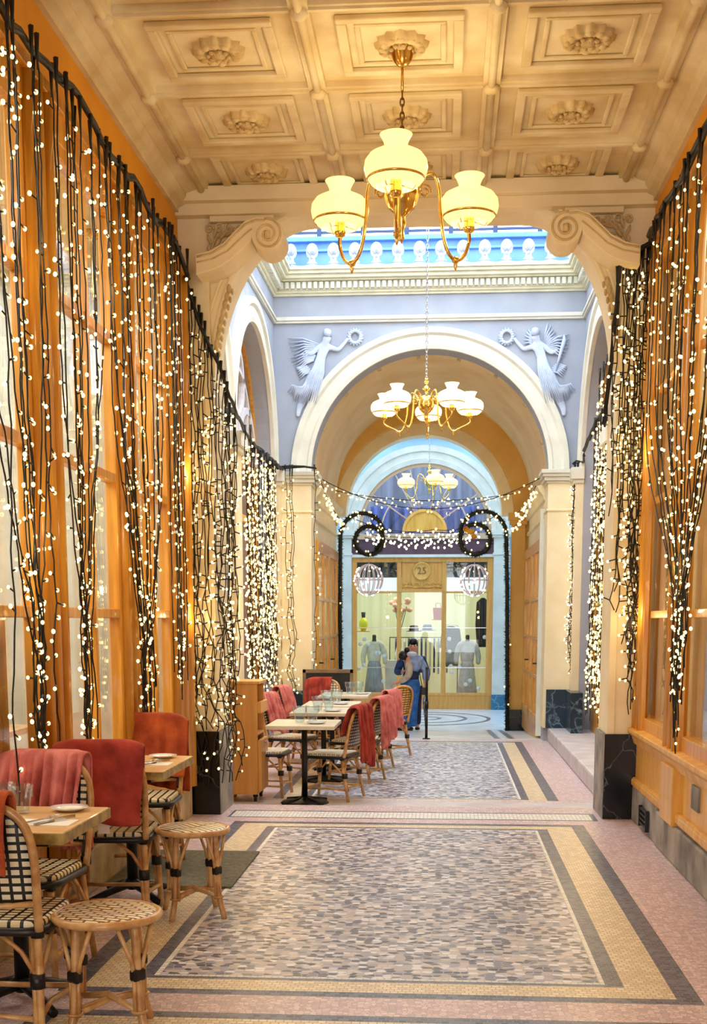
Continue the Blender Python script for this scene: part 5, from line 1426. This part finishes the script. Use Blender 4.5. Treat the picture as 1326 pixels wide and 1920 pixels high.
def fingers(V, Ed, h, d, nrm, s=1):
    """five separate finger chains leaving the hand vertex h; d = pointing direction, nrm = spread direction"""
    hx,hy,hz = V[h][:3]; d = Vector(d).normalized(); n = Vector(nrm).normalized(); c = d.cross(n)
    for i,(sp,l) in enumerate([(-.030,.062),(-.011,.075),(.010,.07),(.028,.055)]):
        a = Vector((hx,hy,hz))+d*.03*s+n*sp*s; b = a+d*l*.5*s+c*.008; e = b+d*l*.35*s+c*.03*s
        V[h+'f%da'%i] = (*a,.010*s); V[h+'f%db'%i] = (*b,.009*s); V[h+'f%dc'%i] = (*e,.0075*s)
        Ed += [(h,h+'f%da'%i),(h+'f%da'%i,h+'f%db'%i),(h+'f%db'%i,h+'f%dc'%i)]
    a = Vector((hx,hy,hz))-n*.045*s+d*.0; b = a-n*.02*s+d*.035*s
    V[h+'ta'] = (*a,.011*s); V[h+'tb'] = (*b,.009*s); Ed += [(h,h+'ta'),(h+'ta',h+'tb')]
fingers(V,Ed,'lh',(-.8,0,-.5),(0,1,.2)); fingers(V,Ed,'rh',(-.1,-.1,-1),(1,0,0))
skin('body',V,Ed,M['skin'],w)
# jeans, flared
skin('jeans',{'w':(-.02,0,1.0,.15,.14),'p':(-.02,0,.88,.16,.15),'l0':(-.09,.0,.78,.115),'l1':(-.07,-.02,.46,.085),'l2':(-.10,.01,.12,.115),'l3':(-.105,.01,.06,.125),'r0':(.06,.02,.78,.115),'r1':(.04,.05,.46,.085),'r2':(-.0,.09,.12,.115),'r3':(-.0,.09,.06,.125)},
 [('p','w'),('p','l0'),('l0','l1'),('l1','l2'),('l2','l3'),('p','r0'),('r0','r1'),('r1','r2'),('r2','r3')],M['denim'],w)
skin('undershirt',{'a':(-.02,0,.90,.17,.16),'b':(0,0,.98,.165,.155),'c':(.02,.01,1.08,.14,.13)},[('a','b'),('b','c')],M['navycloth'],w)
skin('jacket',{'b':(.0,0,1.02,.15,.14),'c':(.035,.02,1.16,.165,.15),'d':(.03,.02,1.27,.13,.12),'e':(-.03,.02,1.32,.085),
 'rs':(.15,.05,1.24,.085),'re':(.25,.06,1.07,.07),'rw':(.25,0,.88,.055)},[('c','b'),('c','d'),('d','e'),('d','rs'),('rs','re'),('re','rw')],M['jblue'],w)
skin('sleeve',{'s':(-.04,-.10,1.22,.085),'m':(-.03,-.155,1.10,.078),'e':(-.03,-.18,.98,.07),'f':(-.12,-.21,.91,.058),'w':(-.20,-.22,.87,.045)},[('s','m'),('m','e'),('e','f'),('f','w')],M['jbeige'],w)
q = MB(); q.ball((.01,-.02,1.35),.075,14,sc=(1.3,1.1,.7)); q.build('hood', M['relblue'], w)
q = MB(); q.ball((-.125,.02,1.325),.098,16,sc=(1,1,.95)); q.ball((-.075,.01,1.43),.048,12); q.ball((-.17,-.02,1.30),.05,10); q.build('hair', M['hair'], w)
q = MB()
q.ball((-.205,-.045,1.275),.010,8); q.ball((-.215,.02,1.255),.013,8)                       # nose, cheek
q.build('face_features', M['skin'], w)
for (x,y) in ((-.15,-.05),(-.045,.05)):
    q = MB(); q.ball((x,y,.035),.05,12,sc=(1.9,1.0,.75)); q.box(x-.1,x+.08,y-.045,y+.045,0,.022); q.build('shoe', M['shoe'], w)
t = thing('shoulder_bag','small black shoulder bag at the hip of the bending person','bag',(-.33,20.22,zw+.66))
q = MB(); q.prism(rr_poly(.05,.06,.02),'y',-.035,.035); q.build('bag_body', M['shoe'], t, bev=.01)
MB().tube([(-.03,0,.05),(-.08,.02,.30),(-.14,.05,.52)],.007,6).build('strap', M['shoe'], t)
t = thing('umbrella','closed pale blue umbrella held point down beside the jeans','umbrella',(-.31,20.22,zw+.08))
MB().lathe([(0,0),(.006,.0),(.012,.1),(.035,.38),(.04,.45),(.012,.50),(0,.5)],(0,0,0),12,lob=6,lamp=.15).build('canopy', mat('pale_umbrella',C(170,196,232),C(60,80,130),.5,scale=20), t)
MB().tube([(0,0,.5),(0,0,.60),(.02,0,.63),(.04,0,.61)],.008,6).build('handle', M['iron'], t)

# ---- man behind , facing the viewer, leaning in
zm = fz(21.0)
h = thing('person','person with short dark hair in dark blue jacket facing the viewer','person',(-.55,20.85,zm))
h.scale = (.93,.93,.905)
V = {'pel':(0,.05,.88,.13,.11),'bel':(0,.03,1.02,.12,.10),'che':(.0,.0,1.22,.15,.11),'sh':(0,-.02,1.36,.11,.09),'nk':(.01,-.04,1.44,.055),'hd0':(.015,-.06,1.51,.085,.095),'hd':(.015,-.055,1.60,.10,.11),
 'hl':(-.09,.05,.82,.09),'kl':(-.10,.03,.47,.06),'al':(-.10,.06,.10,.042),'tl':(-.11,-.06,.035,.035),'hr':(.09,.05,.82,.09),'kr':(.10,.03,.47,.06),'ar':(.10,.06,.10,.042),'tr':(.11,-.06,.035,.035),
 'ls':(-.17,-.02,1.33,.065),'le':(-.28,-.06,1.06,.05),'lw':(-.14,-.24,1.10,.036),'lh':(-.09,-.28,1.11,.03),
 'rs':(.17,-.02,1.33,.065),'re':(.27,-.03,1.07,.05),'rw':(.26,-.16,.88,.036),'rh':(.26,-.20,.82,.03)}
Ed = [('pel','bel'),('bel','che'),('che','sh'),('sh','nk'),('nk','hd0'),('hd0','hd'),('pel','hl'),('hl','kl'),('kl','al'),('al','tl'),('pel','hr'),('hr','kr'),('kr','ar'),('ar','tr'),('sh','ls'),('ls','le'),('le','lw'),('lw','lh'),('sh','rs'),('rs','re'),('re','rw'),('rw','rh')]
fingers(V,Ed,'lh',(1,-.3,.1),(0,.2,1)); fingers(V,Ed,'rh',(0,-.4,-1),(1,0,0))
skin('body',V,Ed,M['skin'],h)
skin('trousers',{'p':(0,.05,.9,.15,.13),'l0':(-.09,.05,.78,.11),'l1':(-.10,.03,.47,.08),'l2':(-.10,.06,.08,.075),'r0':(.09,.05,.78,.11),'r1':(.10,.03,.47,.08),'r2':(.10,.06,.08,.075)},[('p','l0'),('l0','l1'),('l1','l2'),('p','r0'),('r0','r1'),('r1','r2')],M['navycloth'],h)
skin('jacket',{'b':(0,.03,.94,.16,.13),'c':(0,.0,1.2,.18,.14),'d':(0,-.02,1.36,.13,.11),'ls':(-.18,-.02,1.33,.085),'le':(-.28,-.06,1.07,.07),'lw':(-.17,-.22,1.10,.052),'rs':(.18,-.02,1.33,.085),'re':(.27,-.03,1.08,.07),'rw':(.26,-.14,.92,.052)},
 [('c','b'),('c','d'),('d','ls'),('ls','le'),('le','lw'),('d','rs'),('rs','re'),('re','rw')],mat('blue_jacket',C(36,66,130),C(24,44,96),.7,scale=10),h)
q = MB(); q.ball((.015,.0,1.648),.082,16,sc=(.98,1.05,.85)); q.ball((-.06,-.03,1.59),.022,8,sc=(.6,1,2)); q.ball((.09,-.03,1.59),.022,8,sc=(.6,1,2)); q.build('hair', M['hair'], h)
q = MB(); q.ball((.015,-.150,1.545),.013,8,sc=(.8,1,1.5)); q.ball((-.068,-.06,1.545),.016,8,sc=(.5,1,1.5)); q.ball((.098,-.06,1.545),.016,8,sc=(.5,1,1.5)); q.build('nose_and_ears', M['skin'], h)
q = MB(); q.ball((-.016,-.139,1.565),.009,8); q.ball((.046,-.139,1.565),.009,8); q.box(-.03,-.005,-.146,-.138,1.580,1.587); q.box(.034,.06,-.146,-.138,1.580,1.587); q.box(-.008,.038,-.140,-.132,1.512,1.519); q.build('eyes_and_brows', M['hair'], h)
for x in (-.105,.105):
    q = MB(); q.ball((x,-.0,.035),.05,12,sc=(1,1.9,.75)); q.build('shoe', M['shoe'], h)

# ================================================================== RELIEFS (winged figures)
def relief(x, z, mir, label):
    t = thing('winged_figure_relief', label, 'relief', (x,16.80,z))
    s = -1 if mir else 1
    F = lambda v: Vector((v.x*s, v.y*.45-.02, v.z))
    # coordinates measured from the hip; figure flies up to the right, arm out to a wreath
    V = {'hip':(0,-.02,0,.085,.075),'wa':(.05,-.02,.12,.062),'ch':(.09,-.03,.24,.082),'nk':(.11,-.03,.31,.045),'hd0':(.13,-.05,.355,.062,.06),'hd':(.14,-.05,.40,.066,.064),
     'sa':(.15,-.03,.27,.04),'ea':(.28,-.04,.22,.03),'wa2':(.38,-.04,.33,.022),'ha':(.41,-.04,.37,.022),
     'sb':(.03,-.04,.27,.04),'eb':(-.08,-.05,.17,.03),'wb':(-.16,-.04,.22,.022),
     'th':(-.08,-.03,-.15,.085),'kn':(-.16,-.03,-.33,.066),'an':(-.25,-.02,-.53,.042),'ft':(-.26,-.02,-.62,.024),
     'th2':(.02,-.02,-.17,.078),'kn2':(-.03,-.02,-.37,.06),'an2':(-.13,-.02,-.57,.04),'ft2':(-.16,-.02,-.65,.028)}
    Ed = [('hip','wa'),('wa','ch'),('ch','nk'),('nk','hd0'),('hd0','hd'),('ch','sa'),('sa','ea'),('ea','wa2'),('wa2','ha'),('ch','sb'),('sb','eb'),('eb','wb'),('hip','th'),('th','kn'),('kn','an'),('an','ft'),('hip','th2'),('th2','kn2'),('kn2','an2'),('an2','ft2')]
    skin('figure', V, Ed, M['relblue'], t, post=F)
    q = MB()
    rn = random.Random(3)
    # drapery folds streaming back from the legs
    for k in range(11):
        a = -.03+k*.014; x0 = .02-k*.012; 
        q.tube([((x0)*s,-.062,-.02-k*.01),((-.08-k*.012)*s,-.068,-.18-k*.008),((-.17-k*.016)*s,-.06,-.34+k*.012),((-.20-k*.018+.02*sin(k))*s,-.03,-.50+k*.02)],[.010,.014,.013,.006],6)
    for k in range(9):
        o_ = -.09+k*.022
        q.tube([((.06+o_*.5)*s,-.075,.10),((.0+o_)*s,-.085,-.08),((-.06+o_*1.1)*s,-.08,-.26),((-.13+o_*1.25)*s,-.07,-.44-.01*(k%3))],[.007,.011,.012,.006],6)
    for k in range(6):
        q.tube([((-.05-k*.02)*s,-.02,-.05+k*.02),((-.16-k*.02)*s,-.03,-.07+k*.015),((-.24-k*.01)*s,-.02,-.14+k*.03)],[.012,.014,.004],6)
    q.build('drapery', M['relblue'], t)
    def wing(x0, z0, ang, L, n, nm, curl):
        q = MB()
        for k in range(n):
            a = radians(ang+k*curl); l = L*(1-.055*k)
            ax,az = x0-.005*k, z0-.012*k
            q.tube([(ax*s,-.02,az),((ax+cos(a)*l*.5)*s,-.035,az+sin(a)*l*.5+.03),((ax+cos(a)*l)*s,-.02,az+sin(a)*l)],[.018,.022,.006],6,flat=.6)
        q.build('wing', M['relblue'], t)
    if mir:
        wing(.02,.27,158,.36,7,'a',7.5); wing(.02,.30,100,.26,6,'b',9); wing(.16,.30,70,.20,5,'c',-13)
        q = MB(); q.tube([((-.14)*s,-.04,-.05),((-.19)*s,-.05,.15),((-.24)*s,-.04,.33),((-.235)*s,-.03,.40)],[.010,.022,.030,.008],6); q.build('palm_frond', M['relblue'], t)
    else:
        wing(.02,.30,168,.42,8,'a',6.5); wing(-.02,.16,185,.34,6,'b',6)
    q = MB()
    for k in range(16):
        a = 2*pi*k/16; q.ball(((.50+.075*cos(a))*s,-.035,.385+.075*sin(a)),.026,7,sc=(1.1,.6,.8))
        q.ball(((.50+.10*cos(a+.2))*s,-.025,.385+.10*sin(a+.2)),.014,6)
    q.build('laurel_wreath', M['relblue'], t)
    q = MB()
    for k in range(12):
        a = 2*pi*k/12; q.ball(((.135+.034*cos(a))*s,-.035,.445+.034*sin(a)*.9),.024,6)
    q.ball((.137*s,-.045,.435),.056,10)
    q.build('hair', M['relblue'], t)
relief(-1.72,4.79,False,'pale blue winged figure relief holding a wreath, left of the rear arch')
relief(1.26,4.76,True,'pale blue winged figure relief with palm frond, right of the rear arch')

# ================================================================== FAR SHOP DISPLAY
def mannequin(x, y, label, topm, skm, zb):
    t = thing('mannequin', label, 'mannequin', (x,y,zb))
    MB().tube([(0,0,.02),(0,0,.75)],.014,8).build('stand', M['iron'], t); MB().lathe([(0,.02),(.13,.015),(.14,0),(0,0)],(0,0,0),20).build('base', M['iron'], t)
    MB().lathe([(0,1.50),(.03,1.50),(.045,1.47),(.04,1.40),(.06,1.36)],(0,0,0),14).build('neck', M['iron'], t)
    skin('pullover',{'c':(0,0,1.18,.17,.11),'w':(0,0,.98,.155,.10),'h':(0,0,.86,.165,.11),'n':(0,0,1.34,.10,.08),'k':(0,0,1.40,.065),'l':(-.18,0,1.28,.075),'le':(-.25,-.02,1.02,.065),'lw':(-.24,-.06,.84,.05),'r':(.18,0,1.28,.075),'re':(.25,-.02,1.02,.065),'rw':(.24,-.06,.84,.05)},
      [('c','w'),('w','h'),('c','n'),('n','k'),('n','l'),('l','le'),('le','lw'),('n','r'),('r','re'),('re','rw')], topm, t)
    MB().lathe([(.12,.92),(.15,.82),(.17,.62),(.20,.38),(.22,.20),(.20,.20),(.14,.62),(.10,.92)],(0,0,0),40,lob=13,lamp=.05,closed=True).build('skirt', skm, t)
cw1 = mat('cream_knit',C(232,226,200),C(216,208,178),.85,scale=12); cw2 = mat('grey_skirt_cloth',C(172,176,178),C(140,146,150),.8,scale=8,stretch=(3,3,.5)); cw3 = mat('taupe_knit',C(196,190,176),C(176,168,152),.85,scale=12)
mannequin(-1.58,27.65,'mannequin in cream pullover and grey skirt, left window of the far shop',cw1,cw2,-.32)
mannequin(.50,27.65,'mannequin in taupe roll neck and pleated skirt, right far shop window',cw3,cw3,-.32)
for (a,b,nm) in ((-1.95,-1.0,'left'),(-.0,.92,'right')):
    tag(MB().box(a,b,27.1,28.1,-.40,-.32).build('display_plinth', M['white']), 'low white display platform in the %s window of the far shop'%nm, 'platform')
def simple(nm, cat, lab, mb, m, loc, rz=0):
    o = mb.build(nm, m); o.location = loc; o.rotation_euler = (0,0,rz); return tag(o, lab, cat)
# clothes rail with garments
t = thing('clothes_rail','clothes rail standing deep in the far shop behind the door','rail',(-.5,29.2,-.4))
q = MB(); q.tube([(-.8,0,0),(-.8,0,1.5),(.8,0,1.5),(.8,0,0)],.015,6); q.build('frame', M['iron'], t)
rn = random.Random(2)
gc = [C(60,70,90),C(110,100,90),C(190,180,160),C(40,44,52),C(96,110,90),C(150,130,110)]
for k in range(13):
    q = MB(); q.prism([(-.03,0),(-.15,-.08),(-.18,-.5),(-.16,-.8-.03*(k%3)),(.16,-.8-.03*(k%3)),(.18,-.5),(.15,-.08),(.03,0)],'x',-.02,.02)
    o = q.build('garment', mat('garment_%d'%(k%6),gc[k%6],None,.85), None, bev=.008); o.location = (-1.15+k*.1,29.2,1.08)
    tag(o,'coats hanging side by side on the rail deep in the far shop','garment','coats on the far shop rail')
t = thing('hanging_coat','dark grey green coat on a hanger behind the right mannequin','coat',(.13,28.0,1.38))
MB().prism([(-.04,0),(-.2,-.07),(-.26,-.5),(-.18,-.5),(-.17,-.9),(.17,-.9),(.18,-.5),(.26,-.5),(.2,-.07),(.04,0)],'y',-.04,.04).build('coat', mat('moss_coat',C(92,100,84),C(70,78,64),.85,scale=10), t, bev=.015)
MB().tube([(-.18,0,-.02),(0,0,.05),(.18,0,-.02)],.008,6).build('hanger', M['steel'], t)
t = thing('hanging_coat','black coat hanging at the right edge of the far shop window','coat',(.84,28.1,2.0))
MB().prism([(-.04,0),(-.14,-.1),(-.16,-.6),(-.12,-1.1),(.12,-1.1),(.16,-.6),(.14,-.1),(.04,0)],'y',-.04,.04).build('coat', mat('black_coat',C(34,38,40),None,.85), t, bev=.015)
# shelves, hats, bag, flowers, lemon vase, cards
t = thing('glass_shelf','shelf across the far shop door carrying two hats','shelf',(-.5,27.9,1.25)); MB().box(-.45,.45,-.15,.15,-.015,0).build('board', M['steel'], t)
def hat(loc, m, lab):
    t = thing('hat',lab,'hat',loc); MB().lathe([(0,.02),(.17,.01),(.175,.0),(.10,.025),(0,.02)],(0,0,0),24).build('brim',m,t); MB().lathe([(.105,.02),(.11,.06),(.09,.13),(.04,.14),(0,.125)],(0,0,0),24).build('crown',m,t)
hat((-.70,27.9,1.25),mat('black_felt',C(28,34,34),None,.9),'black brimmed hat on the shelf of the far shop')
hat((-.40,27.9,1.27),mat('blue_grey_felt',C(112,124,150),None,.9),'blue grey hat on the shelf of the far shop')
t = thing('handbag','coral red handbag on a small shelf at the right of the far shop door','bag',(-.16,28.0,1.52))
MB().prism([(-.10,0),(.10,0),(.12,.26),(-.12,.26)],'y',-.05,.05).build('bag_body',mat('coral_leather',C(206,96,70),None,.4),t,bev=.01); MB().tube([(-.06,0,.25),(-.05,0,.36),(.05,0,.36),(.06,0,.25)],.008,6).build('handle',M['shoe'],t)
simple('wall_shelf','shelf','small wooden shelf under the coral handbag in the far shop',MB().box(-.14,.14,-.1,.1,-.02,0),M['lwood'],(-.16,28.0,1.52))
t = thing('flower_bouquet','peach flowers on tall green stems in the left window of the far shop','flowers',(-1.05,28.2,.6))
q = MB(); [q.tube([(0,0,.25),(rn.uniform(-.05,.05),0,.7),(rn.uniform(-.2,.2),rn.uniform(-.1,.1),1.2)],.007,5) for k in range(9)]; q.build('stems',mat('stem_green',C(70,110,60),None,.6),t)
q = MB(); [q.ball((rn.uniform(-.24,.24),rn.uniform(-.1,.1),1.22+rn.uniform(-.14,.16)),.07,8,sc=(1,1,.8)) for k in range(16)]; q.build('blossoms',mat('peach_petals',C(244,178,140),C(250,210,180),.7,scale=20),t)
MB().lathe([(0,0),(.07,.0),(.09,.15),(.06,.27),(.05,.3),(0,.3)],(0,0,0),18).build('vase',M['china'],t)
simple('side_table','table','white display table under the peach flowers in the far shop',MB().box(-.3,.3,-.2,.2,.0,1.0),M['white'],(-1.05,28.2,-.4))
t = thing('yellow_vase','yellow vase with dark neck in the left window of the far shop','vase',(-1.84,27.9,1.26))
MB().lathe([(0,.0),(.05,.0),(.10,.12),(.10,.20),(.04,.30),(0,.30)],(0,0,0),18).build('vase_body',mat('lemon_glaze',C(230,226,40),None,.3),t); MB().lathe([(.04,.30),(.05,.42),(.03,.42)],(0,0,0),12).build('neck',M['iron'],t)
simple('wall_shelf','shelf','narrow shelf under the yellow vase in the far shop',MB().box(-.15,.15,-.12,.12,-.02,0),M['lwood'],(-1.84,27.9,1.26))
simple('book_stack','books','small stack of blue books on the platform in the right far shop window',MB().box(-.12,.12,-.08,.08,0,.06),mat('blue_cover',C(70,140,190),None,.5),(.17,27.3,-.32))
for k,(x,l) in enumerate([(.36,'left of'),(.62,'right of')]):
    simple('price_card','card','small white folded card %s the right mannequin foot in the far shop'%l,MB().prism([(-.06,0),(.06,0),(0,.13)],'x',-.07,.07),M['paper'],(x,27.35,-.32))
# ring of paper discs dotting the panes
rn = random.Random(12); q0 = None; pts = []
for (a,b) in [(-1.90,-1.07),(.04,.87)]:
    for k in range(9): pts.append((rn.uniform(a,b),rn.uniform(.0,1.2)))
for (x,z) in pts:
    if q0 is None:
        q = MB(); q.lathe([(0,-.004),(.045,-.004),(.045,.004),(0,.004)],(0,0,0),16); q0 = q.build('window_dot',M['paper']); o = q0
    else: o = q0.copy(); COL.objects.link(o)
    o.location = (x,27.08,z); o.rotation_euler = (radians(90),0,0); tag(o,'small white paper disc dotted on the display glass of the far shop','decoration','paper discs on the far shop windows')
# ================================================================== LIGHT, WORLD, CAMERA
def area(loc, rot, sx, sy, e, col, name='ceiling_light'):
    l = bpy.data.lights.new(name,'AREA'); l.shape = 'RECTANGLE'; l.size = sx; l.size_y = sy; l.energy = e; l.color = col
    o = bpy.data.objects.new(name,l); COL.objects.link(o); o.location = loc; o.rotation_euler = rot; return o
area((-.5,28.6,2.8),(0,0,0),4,2,80,(1,1,.96),'boutique_ceiling_light')
area((-3.8,5,4.0),(0,0,0),2.5,8,330,(1,.93,.82),'cafe_fill_light')  # unseen fill lamp, added to brighten the cafe interior
area((2.3,5,4.1),(0,0,0),1.0,8,60,(1,.88,.66),'shop_ceiling_light')
area((-3.5,13.4,5.3),(0,0,0),1.4,6,50,(1,.80,.5),'side_room_light')
area((3.0,13.4,5.3),(0,0,0),1.4,6,50,(1,.80,.5),'side_room_light')
for (x,y,z,e) in [(-.24,19.0,3.7,6)]:
    pass
w_ = bpy.data.worlds.new('sky'); SC.world = w_; w_.use_nodes = True; nt = w_.node_tree; nt.nodes.clear()
o = N(nt,'ShaderNodeOutputWorld'); b = N(nt,'ShaderNodeBackground'); tc = N(nt,'ShaderNodeTexCoord')
nz = N(nt,'ShaderNodeTexNoise'); nz.inputs['Scale'].default_value = 3; nz.inputs['Detail'].default_value = 4
cr = N(nt,'ShaderNodeValToRGB'); cr.color_ramp.elements[0].color = (.76,.88,1,1); cr.color_ramp.elements[1].color = (.97,.99,1,1); cr.color_ramp.elements[0].position = .38; cr.color_ramp.elements[1].position = .58
nt.links.new(tc.outputs['Generated'],nz.inputs[0]); nt.links.new(nz.outputs['Fac'],cr.inputs[0]); nt.links.new(cr.outputs[0],b.inputs[0]); nt.links.new(b.outputs[0],o.inputs[0])
b.inputs[1].default_value = SKY
cam = bpy.data.cameras.new('camera'); co = bpy.data.objects.new('camera',cam); COL.objects.link(co)
F_ = 2300.0; t = radians(8.5); psi = math.atan(172/F_*cos(t)); CY = 1163+F_*tan(t)
co.location = (0,0,1.5); co.rotation_mode = 'XYZ'; co.rotation_euler = (radians(90)-t, 0, psi)
cam.sensor_fit = 'VERTICAL'; cam.sensor_height = 36; cam.lens = F_/1920*36
cam.shift_x = 0; cam.shift_y = (CY-960)/1920; cam.clip_end = 200; cam.clip_start = .05
SC.camera = co
SC.view_settings.view_transform = 'Standard'; SC.view_settings.look = 'None'; SC.view_settings.gamma = 1
SC.view_settings.exposure = EXPO; SC.view_settings.use_curve_mapping = False
cy = SC.cycles
cy.use_denoising = True; cy.max_bounces = 8; cy.diffuse_bounces = 4; cy.glossy_bounces = 3; cy.transparent_max_bounces = 16; cy.transmission_bounces = 4
cy.sample_clamp_indirect = 6; cy.caustics_reflective = False; cy.caustics_refractive = False; cy.use_light_tree = True
